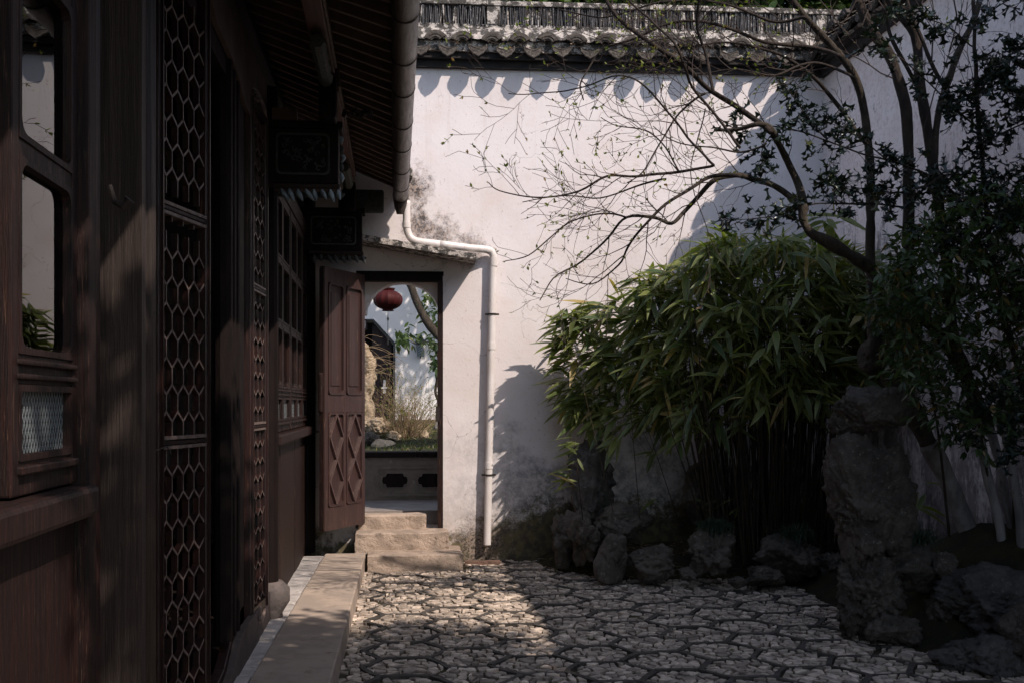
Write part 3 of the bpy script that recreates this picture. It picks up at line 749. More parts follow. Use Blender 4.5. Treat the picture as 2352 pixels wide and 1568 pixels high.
# ================================================================== RIGHT WALL
XW = 4.03
swT = thing('side_wall', 'high weathered white wall on the right, black mildew streaks, behind the trees', 'wall', (XW, 5, 0), 0)
obj('wall', MB().span((0, -6.5, -.05), (.35, 4.87, 4.52)), M_wall2, swT)
m = MB(); m.span((-.05, -6.5, 4.521), (.40, 4.86, 4.60)); m.span((-.10, -6.5, 4.601), (.45, 4.86, 4.645)); obj('cornice', m, M_corn, swT)
m = MB(); m.prism([(-.15, 4.647), (.5, 4.647), (.22, 4.86), (.12, 4.86)], lambda u, v, q: (u, q, v), -6.5, 4.86); obj('roof_bed', m, M_mort, swT)
m = MB(); m.span((.10, -6.5, 4.84), (.24, 4.86, 5.02)); obj('ridge', m, M_rid, swT)
k = 0; y = 4.6
while y > -6.4:
    if y > 1.5:
        for me_, dy, dz in ((DM, 0, 0), (CM, PIT / 2, .078)):
            o = bpy.data.objects.new(me_.name.split('.')[0], me_); COL.objects.link(o); o.parent = swT; o.location = (-.20, y - dy, 4.70 + dz); o.rotation_euler = (0, 0, -pi / 2)
    y -= PIT

# ================================================================== THE HALL ON THE LEFT
hall = thing('timber_hall', 'dark red-brown timber hall along the left side, lattice doors, windows and deep eaves', 'building', (-.8, 0, 0), 0)
XF = -.80
def H(name, mb, mat, parent=None, **k):
    return wobj(name, mb, mat, parent or hall, **k)
def HE(name):
    o = bpy.data.objects.new(name, None); COL.objects.link(o); o.parent = hall; o.location = (0, 0, 0); o.empty_display_size = .1; return o
# interior shell
H('floor', MB().span((-5.4, -2, .0), (-.87, 9.95, .10)), M_dark)
H('back_wall', MB().span((-5.6, -2, .0), (-5.4, 9.95, 4.6)), M_dark)
H('end_wall', MB().span((-5.4, -2.2, 0), (-.7, -2.0, 4.6)), M_dark)
H('side_panel', MB().span((-.84, -2, .1), (-.80, 1.1, 3.3)), M_worn)
H('upper_wall', MB().span((-.90, -2, 3.3), (-.84, 9.95, 4.2)), M_dark)
# roof
SL = .42
roofv = MB(); roofv.prism([(.10, 3.40), (-3.2, 3.40 + 3.3 * SL), (-6.0, 3.40 + .5 * SL), (-6.0, 3.60 + .5 * SL), (-3.2, 3.64 + 3.3 * SL), (.10, 3.62)], lambda u, v, q: (u, q, v), -2.2, 9.94)
H('roof', roofv, M_dark)
y = 2.2; 
while y < 9.85:
    off = .22 * max(0, (8.8 - y) / 4)
    H('rafter', MB().bar((.045, y, 3.375), (-1.1, y + off * 2.2, 3.375 + 1.145 * SL), .048, .055), M_rafter); y += .188
for k in range(30):
    x = .06 - k * .0
H('fascia', MB().span((.048, 1.5, 3.33), (.068, 9.93, 3.41)), M_rafter)
# gutter
GX, GZ, GR = .118, 3.30, .068
def shiftx(v): return v
m = MB().tube([(GX - .075 + .0, yy_, GZ) for yy_ in np.linspace(1.4, 9.80, 60)], GR, 20); g = H('gutter', m, M_gutter)
g.data.polygons.foreach_set('use_smooth', [True] * len(g.data.polygons))
for yy_ in (4.1, 4.62, 5.1, 5.75, 6.35, 7.1, 7.75, 8.5, 9.2, 9.68): H('gutter_ring', MB().tube([(GX - .075, yy_, GZ), (GX - .075, yy_ + .012, GZ)], GR + .004, 20), M_ring)
H('gutter_outlet', MB().tube([(GX - .075, 9.74, GZ - .02), (GX - .073, 9.75, GZ - .09), (GX - .072, 9.76, GZ - .16)], [.066, .058, .038], 16), M_gutter)
# eave purlin, with carved ends at the brackets
PX = -.40
for (a, b) in ((1.5, 6.35), (6.72, 9.35)):
    H('eave_purlin', MB().span((PX - .05, a, 3.36), (PX + .05, b, 3.53)), M_purl, bevel=.008)
    H('purlin_bead', MB().span((PX + .045, a, 3.39), (PX + .062, b, 3.41)), M_edge)
    # hanging carved batten under the purlin
    H('carved_end', MB().tube([(PX, b - .75 + .09 * k, 3.30 + .012 * (k % 2)) for k in range(9)], [.035 + .012 * (k % 2) for k in range(9)], 7), M_gold)
    H('purlin_block', MB().span((PX - .045, b - .02, 3.10), (PX + .055, b + .15, 3.34)), M_dark, bevel=.01)
H('wall_purlin', MB().tube([(-.86, -2, 3.52), (-.86, 9.9, 3.52)], .09, 12), M_dark)
H('wall_plate', MB().span((-.87, -2, 3.02), (-.81, 9.9, 3.28)), M_dark)
H('ceiling', MB().span((-5.38, -1.98, 3.62), (-.92, 9.92, 3.66)), M_dark)
# cantilever beams with carved faces
def bracket(Y, x0, x1, z0, z1, drop=True):
    E = HE('bracket')
    def B(n_, mb_, mt, **k): return H(n_, mb_, mt, E, **k)
    B('beam_end', MB().span((x0, Y, z0), (x1, Y + .16, z1)), M_dark, bevel=.006)
    B('beam_cap', MB().span((x0 - .02, Y - .012, z1 + .001), (x1 + .025, Y + .17, z1 + .045)), M_dark, bevel=.006)
    m = MB(); frame_ring(m, rrect(x0 + .07, z0 + .05, x1 - .05, z1 - .03, .03), rrect(x0 + .082, z0 + .062, x1 - .062, z1 - .042, .025), lambda u, v, q: (u, q, v), Y - .010, Y + .002)
    B('panel_moulding', m, M_carve)
    # low relief: scrolls and flowers
    rng = random.Random(int(Y * 10)); m = MB()
    for k in range(34):
        cx = rng.uniform(x0 + .10, x1 - .085); cz = rng.uniform(z0 + .085, z1 - .06); rr = rng.uniform(.010, .024)
        pts = [(cx + rr * (1 - t / 9) * cos(t * .8 + k), Y - .004, cz + rr * (1 - t / 9) * sin(t * .8 + k)) for t in range(8)]
        m.tube(pts, .0042, 5, False)
    B('relief_carving', m, M_carve, kind='stuff')
    B('soffit_moulding', MB().span((x0 + .05, Y + .0, z0 - .03), (x1 + .01, Y + .15, z0 - .001)), M_worn, bevel=.006)
    n_ = 8
    for k in range(n_):
        t = k / (n_ - 1); cx = x0 + .10 + (x1 - x0 - .10) * t; r_ = rng.uniform(.8, 1.2)
        lm = MB(); L_ = .075 * r_; W_ = .018 * r_; tilt = rng.uniform(-.2, .5); V = []
        for i in range(7):
            u = i / 6; wv = W_ * sin(pi * min(u * .93 + .07, 1)) ** .7; px_ = cx + tilt * L_ * u + .02 * u * u; pz = z0 - .035 - L_ * u; py = Y - .01 - .03 * sin(u * 2.4)
            V += [(px_ - wv, py + .004, pz), (px_, py - .007, pz), (px_ + wv, py + .004, pz), (px_, py + .012, pz)]
        Fs = []
        for i in range(6):
            for j in range(4): Fs.append((4 * i + j, 4 * i + (j + 1) % 4, 4 * i + 4 + (j + 1) % 4, 4 * i + 4 + j))
        lm.add(V, Fs); B('carved_leaf', lm, M_leafcarve if drop else M_carve, smooth=True)
        B('carved_scroll', MB().tube([(cx + .03 * cos(a), Y + .05, z0 - .045 - .022 * sin(a)) for a in np.linspace(0, pi, 7)], .012, 6), M_carve)
    if drop:
        for k in range(5):
            jz = rng.uniform(-.012, .012); jx = rng.uniform(-.012, .006); B('end_leaf', MB().tube(smoothpath([(x1 + .012, Y + .06, z1 - .03 - k * .055), (x1 + .028 + jx, Y + .045, z1 - .055 - k * .055 + jz), (x1 + .016, Y + .05, z1 - .085 - k * .055 + jz)], 3), [.006, .010, .013, .015, .012, .008, .004], 7), M_carve if k % 2 else M_leafcarve)
b1 = at_X(620, 293, -.78); e1 = at_Y(778, 300, 6.6); t1 = at_Y(700, 300, 6.6).z; u1_ = at_Y(700, 425, 6.6).z
bracket(6.55, -.78, e1.x, u1_, t1)
t2 = at_Y(780, 492, 9.5).z; u2 = at_Y(780, 578, 9.5).z; e2 = at_Y(832, 500, 9.5)
bracket(9.45, -.80, e2.x, u2, t2, drop=False)
bracket(3.02, -.86, -.42, 2.72, 3.05)
# dragon-like carved bracket in front of the rafters
m = MB()
for k in range(6):
    a0 = at_d(790 + k * 11, 268 - 4 * (k % 3), 6.5); a1 = at_d(798 + k * 11, 262 + 9 * (k % 2), 6.5)
    m.tube([a0, (a0 + a1) / 2 + Vector((0, -.02, .015)), a1], [.016, .022, .012], 6)
H('cloud_carving', m, M_worn)
m = MB(); m.span((-.50, 9.56, 3.12), (at_Y(882, 480, 9.6).x, 9.64, 3.32)); H('end_carving', m, M_carve, bevel=.02)
# columns
def colm(x, Y, r, z0=.12, mat=None, nm='column', n=16):
    return H(nm, MB().tube([(x, Y, z0), (x, Y, 3.45)], r, n), mat or M_col)
c_ = colm(-.775, 3.22, .085); 
for p in c_.data.polygons: p.use_smooth = len(p.vertices) == 4
H('column_band', MB().span((-.845, 3.09, .12), (-.70, 3.135, 3.4)), M_col)
H('column', MB().tube([(-.80, 6.84, .34), (-.80, 6.84, 3.4)], .075, 16), M_dark)
m = MB().tube([(-.80, 6.84, .10), (-.80, 6.84, .15), (-.80, 6.84, .22), (-.80, 6.84, .30), (-.80, 6.84, .345)], [.105, .10, .145, .145, .10], 20)
H('column_base', m, M('base_stone', (.16, .13, .12), (.10, .085, .08), 12, .8, .8), smooth=True)
H('column', MB().tube([(-.80, 9.82, .12), (-.80, 9.82, 3.4)], .085, 16), M_dark)
# hook on the near column
hk = at_X(252, 455, -.69)
m = MB().tube([hk + Vector((0, .0, .03)), hk + Vector((.012, -.005, -.01)), hk + Vector((.035, -.01, -.022)), hk + Vector((.05, -.012, -.005))], [.006, .007, .010, .014], 8)
H('hook', m, M_iron)
# windows
ROWS = [(1.33, 1.487), (1.555, 1.965), (2.005, 2.40), (2.44, 2.83)]
def window(cols, X=XF, y_pad=.045):
    """cols: list of sashes, each a list of (y0, y1) pane openings"""
    for s_ in cols:
        E = HE('window'); a = s_[0][0] - y_pad; b = s_[-1][1] + y_pad
        zs_ = [1.255] + [q for r_ in ROWS for q in r_] + [2.89]
        ycuts = [a] + [q for c_ in s_ for q in c_] + [b]
        m = MB()
        for i in range(0, len(ycuts), 2): m.span((X - .022, ycuts[i], 1.255), (X + .022, ycuts[i + 1], 2.89))
        H('stile', m, M_worn, E, bevel=.006)
        for (y0, y1) in s_:
            for i in range(0, len(zs_), 2):
                H('rail', MB().span((X - .019, y0 - .001, zs_[i]), (X + .019, y1 + .001, zs_[i + 1])), M_worn, E, bevel=.004)
            for k, (z0, z1) in enumerate(ROWS):
                rr = .035 if k else .006
                m = MB(); frame_ring(m, rrect(y0 - .002, z0 - .002, y1 + .002, z1 + .002, .002), rrect(y0 + .012, z0 + .012, y1 - .012, z1 - .012, rr), lambda u, v, q: (q, u, v), X - .012, X + .0235)
                H('pane_frame', m, M_worn, E)
                H('pane', MB().span((X - .001, y0 + .004, z0 + .004), (X + .003, y1 - .004, z1 - .004)), M_glassp if k == 0 else M_glass, E)
        for zz_ in (1.50, 1.53): H('rail_moulding', MB().span((X + .018, a + .03, zz_), (X + .032, b - .03, zz_ + .012)), M_worn, E, bevel=.004)
        H('rail_moulding', MB().span((X + .018, a + .03, 1.30), (X + .034, b - .03, 1.318)), M_worn, E, bevel=.004)
window([[(1.22, 1.62)], [(1.84, 2.19)], [(2.345, 2.715)]])
window([[(7.12, 7.58), (7.66, 8.10)], [(8.24, 8.66), (8.74, 9.12)], [(9.24, 9.60)]])
# sills and heads of both window bays
for (a, b) in ((1.1, 2.765), (6.98, 9.72)):
    H('window_sill', MB().span((XF - .04, a, 1.175), (XF + .075, b, 1.25)), M_worn, bevel=.014)
    H('window_head', MB().span((XF - .03, a, 2.892), (XF + .03, b, 3.02)), M_worn, bevel=.004)
H('post', MB().span((XF - .05, 2.77, .12), (XF + .045, 2.845, 3.2)), M_worn, bevel=.008)
H('post', MB().span((XF - .06, 2.85, .12), (XF + .03, 2.94, 3.2)), M_red, bevel=.008)
for i, y in enumerate(np.arange(1.1, 2.76, .333)): H('plank', MB().span((XF - .02, y + .0015, .12), (XF + .012 + .002 * (i % 2), min(y + .3315, 2.765), 1.174)), M_worn, bevel=.003)
for i, y in enumerate(np.linspace(6.98, 9.72, 6)[:-1]): H('plank', MB().span((XF - .02, y + .0015, .12), (XF + .010 + .003 * (i % 2), y + .5465, 1.174)), M_worn, bevel=.003)
H('sill_iron', MB().tube([(XF + .07, 9.6, 1.2), (XF + .23, 9.62, 1.2)], .006, 6), M_iron)
# lattice door leaves
def lattice(p0, p1, z0, z1, ncol, rowh, frame=.035, horns=False, bands=()):
    """p0, p1: plan positions of the leaf ends"""
    E = HE('lattice_door'); p0 = Vector((*p0, 0)); p1 = Vector((*p1, 0)); dr = (p1 - p0); W = dr.length; dr.normalize(); nr = Vector((dr.y, -dr.x, 0))
    def mp(u, v, q): return p0 + dr * u + nr * q + Vector((0, 0, v))
    def face2(o):
        o.data.materials.append(M_edge)
        for p in o.data.polygons:
            if abs(p.normal.dot(nr)) > .7: p.material_index = 1
    def bx(u0, v0, u1, v1, q0, q1):
        return MB().prism([(u0, v0), (u1, v0), (u1, v1), (u0, v1)], mp, q0, q1)
    H('stile', bx(0, z0, frame, z1, -.022, .022), M_red, E, bevel=.006); H('stile', bx(W - frame, z0, W, z1, -.022, .022), M_red, E, bevel=.006)
    H('stile_bead', bx(W - frame * .62, z0, W - frame * .4, z1, .0221, .030), M_red, E); H('stile_bead', bx(frame * .5, z0, frame * .75, z1, .0221, .030), M_red, E)
    H('rail', bx(frame, z0, W - frame, z0 + .05, -.02, .02), M_red, E); H('rail', bx(frame, z1 - .05, W - frame, z1, -.02, .02), M_red, E)
    for zb in bands:
        for k in range(3): H('rail', bx(frame, zb + .017 * k, W - frame, zb + .017 * k + .012, -.016, .022), M_edge if k != 1 else M_worn, E)
    u0 = frame; w = (W - 2 * frame) / ncol; vh = rowh * .36
    z = z0 + .06; r_ = 0; q0, q1 = -.012, .012; th = .0048
    # each zigzag row and each upright is a bar of its own up to the limit
    nb = 0; restm = MB()
    while z + rowh < z1 - .03:
        near = any(-.03 < z - zb < .07 or -.03 < z + rowh * .4 - zb < .06 for zb in bands)
        pts = []
        for k in range(2 * ncol + 1): pts.append((u0 + w * k / 2, z + (vh if (k + r_) % 2 else 0)))
        if not near:
            m = MB()
            for a, b in zip(pts[:-1], pts[1:]):
                A, B = Vector((a[0], a[1])), Vector((b[0], b[1])); t = (B - A).normalized(); nn_ = Vector((-t.y, t.x)) * th
                m.prism([A - nn_, B - nn_, B + nn_, A + nn_], mp, q0, q1)
            face2(H('lattice_bar', m, M_red, E))
        for k in range(2 * ncol + 1):
            # from the high points of this row to the low points of the next
            if (k + r_) % 2 == 1 or True:
                hi_ = (k + r_) % 2
                if hi_ and 0 < k < 2 * ncol:
                    face2(H('lattice_upright', bx(pts[k][0] - th * .7, z + vh, pts[k][0] + th * .7, z + rowh, q0, q1), M_red, E))
        z += rowh; r_ += 1
    if horns:
        for zc, s_ in ((z0, 1), (z1, -1)):
            for k in range(4):
                rr = .028 + .013 * k; uc = W / 2
                pts = [mp(uc + (W * .5 + .0) * cos(a) * (rr / .067), zc - s_ * rr * sin(a) * 1.2, .03 - .006 * k) for a in np.linspace(0, pi, 9)]
                H('curved_moulding', MB().tube(pts, .0085, 6), M_edge, E)
    return E
La = at_X(352, 900, -.84); Lb = at_X(470, 900, -.735)
lattice((La.x, La.y), (Lb.x, Lb.y), .16, 3.05, 4, .097, .03, bands=(at_d(417, 505, 3.95).z, at_d(417, 1028, 3.95).z))
Lc = at_X(568, 900, -.80); Ld = at_X(606, 900, -.77)
lattice((Lc.x, Lc.y), (Ld.x, Ld.y), .27, 3.12, 3, .097, .05, horns=True, bands=(at_d(585, 678, 6.2).z, at_d(585, 986, 6.2).z))
# folded leaf and posts round the doorway
H('post', MB().span((XF - .10, 3.36, .12), (XF - .02, 3.62, 3.2)), M_red, bevel=.01)
pa = at_X(312, 900, -.86); H('folded_leaf', MB().span((-.93, 3.32, .18), (-.90, 3.9, 3.0)), M_dark)
H('leaf_pane', MB().span((-.898, 3.36, 1.1), (-.893, 3.8, 2.9)), M_glass)
m = MB()
for yv in (5.35, 5.47, 5.60): m.tube([(XF - .03, yv, .3), (XF - .03, yv, 3.15)], .045, 10)
H('doorway_post', m, M_dark)
H('door_stile', MB().span((XF - .06, 5.64, .28), (XF + .0, 5.86, 3.15)), M_dark, bevel=.008)
# arched spandrel over the doorway
out = []; c0_ = at_X(478, 40, XF + .02); c1_ = at_X(566, 238, XF + .02)
for (px, py) in ((480, -30), (500, 55), (518, 95), (535, 135), (552, 185), (564, 240)):
    q = at_X(px, py, XF + .02); out.append((q.y, q.z))
out += [(6.72, out[-1][1]), (6.72, 3.40), (out[0][0], 3.40)]
m = MB(); m.prism([(a, max(.2, min(b, 3.4))) for a, b in out], lambda u, v, q: (q, u, v), XF - .005, XF + .018); H('spandrel_board', m, M('faded_board', (.095, .062, .050), (.060, .040, .034), 5, .6, .4, .005))
q0 = at_Y(624, 250, 6.75); q1 = at_Y(690, 308, 6.75)
H('gable_board', MB().span((q0.x, 6.76, q1.z - .05), (q1.x - .02, 6.80, q0.z + .01)), M('pale_board', (.14, .095, .075), (.10, .068, .055), 5, .6, .3))
# threshold with the swept end and plinth under the second leaf
prof = [(4.2, .12), (4.2, .155), (4.9, .17), (5.2, .20), (5.35, .26), (5.48, .33), (5.62, .38), (5.86, .385), (5.86, .12)]
m = MB(); m.prism(prof, lambda u, v, q: (q, u, v), XF - .05, XF + .0); H('swept_threshold', m, M_red, bevel=.004)
m = MB(); m.prism([(4.95, .12), (5.25, .19), (5.45, .28), (5.60, .30), (6.72, .30), (6.72, .12)], lambda u, v, q: (q, u, v), XF + .001, XF + .04); H('plinth_board', m, M('grey_plinth', (.085, .065, .06), (.055, .043, .04), 5, .7, .5), bevel=.004)
H('threshold', MB().span((XF - .06, 3.3, .10), (XF - .0, 4.19, .24)), M_worn, bevel=.006)
# wire tying the lattice leaf
a = at_X(318, 1033, -.80); b = at_X(384, 1024, -.80); H('tie_wire', MB().tube([a, (a + b) / 2 - Vector((0, 0, .01)), b, b + Vector((.01, .02, -.03))], .0025, 5), M_iron)
# a table seen in the dark interior
H('skirting', MB().span((XF - .02, 6.60, .12), (XF + .015, 6.76, 3.3)), M_red, bevel=.008)
tb = thing('side_table', 'dark wooden side table inside the hall, seen through the open lattice doorway', 'table', (-1.75, 7.6, .1))
obj('tabletop', MB().box((0, 0, .86), (.5, 1.1, .05)), M_rafter, tb, bevel=.008)
obj('apron', MB().box((.2, 0, .77), (.03, 1.0, .12)), M_dark, tb)
for sx in (-.2, .2):
    for sy in (-.48, .48): obj('leg', MB().box((sx, sy, .415), (.05, .05, .83)), M_dark, tb)

# ================================================================== BEYOND THE DOORWAY
mb = MB(); mb.span((-2.0, 10.36, .05), (3.5, 11.9, .425)); obj('passage_floor', mb, M('floor_stone', (.26, .225, .20), (.19, .165, .15), 4, .8, .5), kind='structure')
# low seat wall with cut-out panels
pr = thing('low_parapet', 'low grey parapet with dark stone top and two cusped panels, beyond the doorway', 'parapet', (0, 11.5, 0))
M_par = M('grey_plaster', (.20, .165, .14), (.145, .12, .105), 4, .9, .6, .01, c3=(.28, .24, .21))
pt = at_Y(900, 1037, 11.45).z
obj('parapet_wall', MB().span((-2, 0, .424), (3, .2, pt - .06)), M_par, pr)
x = -2
while x < 3: obj('cap_stone', MB().span((x + .002, -.05, pt - .059), (x + .55, .26, pt)), M_dark, pr, bevel=.006); x += .553
def px_l(px, py, Y=11.5): q = at_Y(px, py, Y); return q.x, q.z
x0_, z0_ = px_l(873, 1135); x1_, z1_ = px_l(1030, 1070)
m = MB(); frame_ring(m, [(x0_, z0_ - .02), (x1_ + .3, z0_ - .02), (x1_ + .3, z1_), (x0_, z1_)], [(x0_ + .02, z0_), (x1_ + .28, z0_), (x1_ + .28, z1_ - .02), (x0_ + .02, z1_ - .02)], lambda u, v, q: (u, q, v), -.018, -.0005); obj('panel_frame', m, M_par, pr)
for cxp in (907, 989):
    cx, cz = px_l(cxp, 1102); ww, hh = .135, .073; out = []
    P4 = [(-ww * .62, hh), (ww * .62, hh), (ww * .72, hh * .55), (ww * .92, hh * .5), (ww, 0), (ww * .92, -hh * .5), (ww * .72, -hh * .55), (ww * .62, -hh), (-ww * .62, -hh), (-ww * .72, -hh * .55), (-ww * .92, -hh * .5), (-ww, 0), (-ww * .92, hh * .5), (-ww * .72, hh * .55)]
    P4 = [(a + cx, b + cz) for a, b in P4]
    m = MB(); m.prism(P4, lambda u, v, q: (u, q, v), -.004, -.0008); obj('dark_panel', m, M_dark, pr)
    m = MB(); frame_ring(m, [(cx + (a - cx) * 1.07, cz + (b - cz) * 1.1) for a, b in P4], P4, lambda u, v, q: (u, q, v), -.014, -.0006); obj('cusped_rim', m, M_par, pr)
# garden bed behind
gb = MB(); nn_ = 30
for j in range(nn_ + 1):
    for i in range(nn_ + 1):
        x = -4 + 10 * i / nn_; y = 11.75 + 7.6 * j / nn_; gb.v.append((x, y, .72 + .065 * (y - 11.75) + .10 * mnoise.noise(Vector((x, y, 0)))))
for j in range(nn_):
    for i in range(nn_): a = j * (nn_ + 1) + i; gb.f.append((a, a + 1, a + nn_ + 2, a + nn_ + 1))
obj('garden_ground', gb, M_moss, smooth=True, kind='structure')
fw = thing('garden_wall', 'shaded white wall at the far end of the garden, with a dark bevelled doorway', 'wall', (0, 18.6, 0))
dl = at_Y(903, 830, 18.6).x; dt = at_Y(860, 738, 18.6).z; ds = at_Y(903, 790, 18.6).z
obj('wall', MB().prism([(-5, .5), (dl - 1.3, .5), (dl - 1.3, ds), (dl - .9, dt), (dl - .35, dt), (dl, ds), (dl, .5), (7, .5), (7, 6.0), (-5, 6.0)], lambda u, v, q: (u, q, v), 0, .3), M_far, fw)
m = MB(); o_ = [(dl + .035, .5), (dl + .035, ds + .02), (dl - .33, dt + .035), (dl - .9, dt + .035), (dl - .9, dt), (dl - .35, dt), (dl, ds), (dl, .5)]
m.prism(o_, lambda u, v, q: (u, q, v), -.03, .1); obj('door_surround', m, M_carve, fw)
obj('dark_backing', MB().span((dl - 1.6, .9, .4), (dl + .4, 1.0, 3.6)), M_dark, fw)  # dark sheet standing in for the unlit room behind the opening
dr_ = obj('door', MB().span((dl - .36, .15, .6), (dl - .03, .2, 3.0)), M_red, fw); obj('handle', MB().span((dl - .17, .10, 1.62), (dl - .13, .15, 1.85)).span((dl - .20, .08, 1.70), (dl - .10, .10, 1.73)), M_pvc, dr_)
# wall plaque
px0, pz0 = px_l(832, 757, 18.55); px1, pz1 = px_l(843, 733, 18.55)
pq = thing('plaque', 'small dark red framed plaque on the far garden wall, left of the lantern', 'plaque', (px0 - .1, 18.55, pz0))
obj('board', MB().span((0, 0, 0), (px1 - px0 + .1, .04, pz1 - pz0)), M_red, pq); obj('panel', MB().span((.03, -.006, .03), (px1 - px0 + .07, -.001, pz1 - pz0 - .03)), M_pvc, pq)
m = MB(); m.box((px1 - px0 + .03, -.009, .08), (.015, .003, .06)); m.box((px1 - px0 + .03, -.009, .11), (.05, .003, .012)); obj('character', m, M_ink, pq)
# wall lamp
lp = at_Y(966, 800, 18.5); lt = thing('wall_lantern', 'small black lantern lamp fixed on the far garden wall', 'lamp', lp)
obj('roof', MB().tube([(0, 0, .10), (0, 0, .16), (0, 0, .24)], [.13, .05, .01], 6), M_ink, lt); obj('body', MB().tube([(0, 0, -.14), (0, 0, .10)], [.06, .09], 6), M_glassp, lt); obj('bracket', MB().span((-.01, 0, -.16), (.01, .11, -.13)), M_ink, lt)
# red lantern
lc = at_d(891, 689, 12.6); la = thing('red_lantern', 'round red paper lantern with a tassel hanging in the arched opening', 'lantern', lc)
m = MB(); n1, n2 = 14, 28; R_ = .168
for i in range(n1 + 1):
    a = pi * (.10 + .80 * i / n1)
    for k in range(n2): b_ = 2 * pi * k / n2; rr = R_ * sin(a) * (1 + .05 * (k % 2)); m.v.append((rr * cos(b_), rr * sin(b_), .118 * cos(a)))
for i in range(n1):
    for k in range(n2): a = i * n2 + k; b_ = i * n2 + (k + 1) % n2; m.f.append((a, b_, b_ + n2, a + n2))
m.f += [tuple(range(n2)), tuple(n1 * n2 + k for k in range(n2))[::-1]]
obj('paper_body', m, M_lantern, la)
obj('collar', MB().tube([(0, 0, .112), (0, 0, .135)], [.075, .085], 16), M_lantern, la); obj('collar', MB().tube([(0, 0, -.13), (0, 0, -.112)], [.07, .06], 16), M_lantern, la)
obj('tassel', MB().tube([(0, 0, -.13), (0, 0, -.19), (0, 0, -.22), (0, 0, -.25), (0, 0, -.40), (0, 0, -.52)], [.003, .004, .014, .004, .004, .009], 8), M_ink, la)
obj('hanging_cord', MB().tube([(0, 0, .13), (0, 0, .9)], .004, 5), M_ink, la)

# ------------------------------------------------------------------ rocks
def rock_mesh(size, seed, sub=5, rough=.32, facet=.92, strata=0., sdir=(0, 0, 1), holes=0., freq=1., boxy=.0):
    """craggy stone, fitted to half sizes `size`"""
    bm = bmesh.new(); bmesh.ops.create_icosphere(bm, subdivisions=sub, radius=1)
    off = Vector((seed * 13.1, seed * 7.7, seed * 3.3)); sd = Vector(sdir).normalized(); rg = random.Random(seed)
    planes = [(Vector((rg.gauss(0, 1), rg.gauss(0, 1), rg.gauss(0, .8))).normalized(), rg.uniform(.50, .88)) for _ in range(13)]
    asp = Vector(size) / max(size)
    for v in bm.verts:
        p = v.co.normalized()
        if boxy:
            m = max(abs(p.x), abs(p.y), abs(p.z)); base = 1 + boxy * (1 / m - 1)
        else: base = 1.
        r = base
        for (nv, dd) in planes:
            k = p.dot(nv)
            if k > .05 and base * k > dd: r = min(r, base * (1 - facet) + facet * dd / k)
        q = Vector((p.x * asp.x, p.y * asp.y, p.z * asp.z)) * r * 1.5 * freq + off
        r += rough * .55 * mnoise.fractal(q * 1.1, .9, 2.1, 4)
        w = mnoise.noise_vector(q * 1.6) * .5
        rd = mnoise.ridged_multi_fractal((q + w) * 1.7, .85, 2.2, 5, 1., 2.); r += rough * .16 * (rd - 1.2)
        cv = mnoise.voronoi((q + w * .6) * 2.6)[0]; r -= rough * .30 * max(0, .16 - (cv[1] - cv[0])) * 2.2
        r += rough * .16 * mnoise.fractal(q * 7, .7, 2.1, 5); pv = mnoise.voronoi(q * 6.5)[0][0]; r -= .055 * max(0., .30 - pv) / .30 * (mnoise.noise(q * 2.2) > -.05)
        if holes:
            h = mnoise.voronoi(q * 1.7)[0][0]; r -= holes * max(0, .30 - h) * 2.2
        co = Vector((p.x * size[0], p.y * size[1], p.z * size[2])) * r
        if strata:
            t = co.dot(sd) * 26 + 4.0 * mnoise.noise(co * 3 + off) + 1.2 * mnoise.noise(co * 11 + off); fr = t % 1
            co += (co - sd * co.dot(sd)) * strata * ((fr ** .5) - .6) + (co - sd * co.dot(sd)) * strata * .7 * mnoise.noise(Vector((math.floor(t) * .73, seed, 0)))
        v.co = co
    lo = [min(v.co[i] for v in bm.verts) for i in range(3)]; hi = [max(v.co[i] for v in bm.verts) for i in range(3)]
    for v in bm.verts: v.co = Vector([((v.co[i] - lo[i]) / (hi[i] - lo[i]) * 2 - 1) * size[i] for i in range(3)])
    me = bpy.data.meshes.new('rock'); bm.to_mesh(me); bm.free(); return me
ROCKN = 0
def rock(px, py, d, w, h, depth, label, mat=M_rock, name='garden_rock', group=None, rz=0., tilt=0., z=None, parent=None, **k):
    """placed by the centre of its outline"""
    global ROCKN; ROCKN += 1
    c = at_d(px, py, d); s = d / F
    k['rough'] = k.get('rough', .3) * .85 + .15; k.pop('facet', None)
    me = rock_mesh((w * s / 2, depth / 2, h * s / 2), ROCKN + 3, **k)
    o = obj(name, me, mat, parent, smooth=True)
    if parent is None: tag(o, label, 'rock', group)
    o.location = c; o.rotation_euler = (0, tilt, rz)
    if parent is not None: worldly(o)
    return o
G1 = 'rocks edging the planting bed'
rock(1310, 1235, 9.35, 95, 150, .4, 'grey rock at the left end of the row, against the stained wall foot', group=G1, rough=.6, holes=.5)
rock(1362, 1120, 9.45, 118, 235, .34, 'upright dark layered rock with slanting strata, leaning on the wall behind bamboo sprig', mat=M_rockd, name='layered_rock', rough=.12, boxy=.55, strata=.30, sdir=(.45, .1, 1), tilt=-.10)
rock(1605, 1130, 9.35, 85, 165, .3, 'tall pale grey slab rock standing against the wall left of the dark canes', group=G1, rough=.25, tilt=.03, boxy=.5)
rock(1430, 1200, 9.1, 145, 92, .5, 'rounded brown-grey boulder lying behind the front rocks, below the layered rock', group=G1, rough=.25, facet=.6)
rock(1343, 1245, 8.95, 75, 120, .4, 'small knobbly rock with a pale rounded top, left of the square rock', group=G1, rough=.5, holes=.3)
rock(1400, 1278, 8.75, 88, 118, .42, 'square upright rock with a sunlit flat top at the front of the bed', group=G1, rough=.15, boxy=.7, tilt=.05)
rock(1497, 1292, 8.62, 112, 90, .42, 'pointed grey rock third along the front edge of the bed', group=G1, rough=.35, facet=.85)
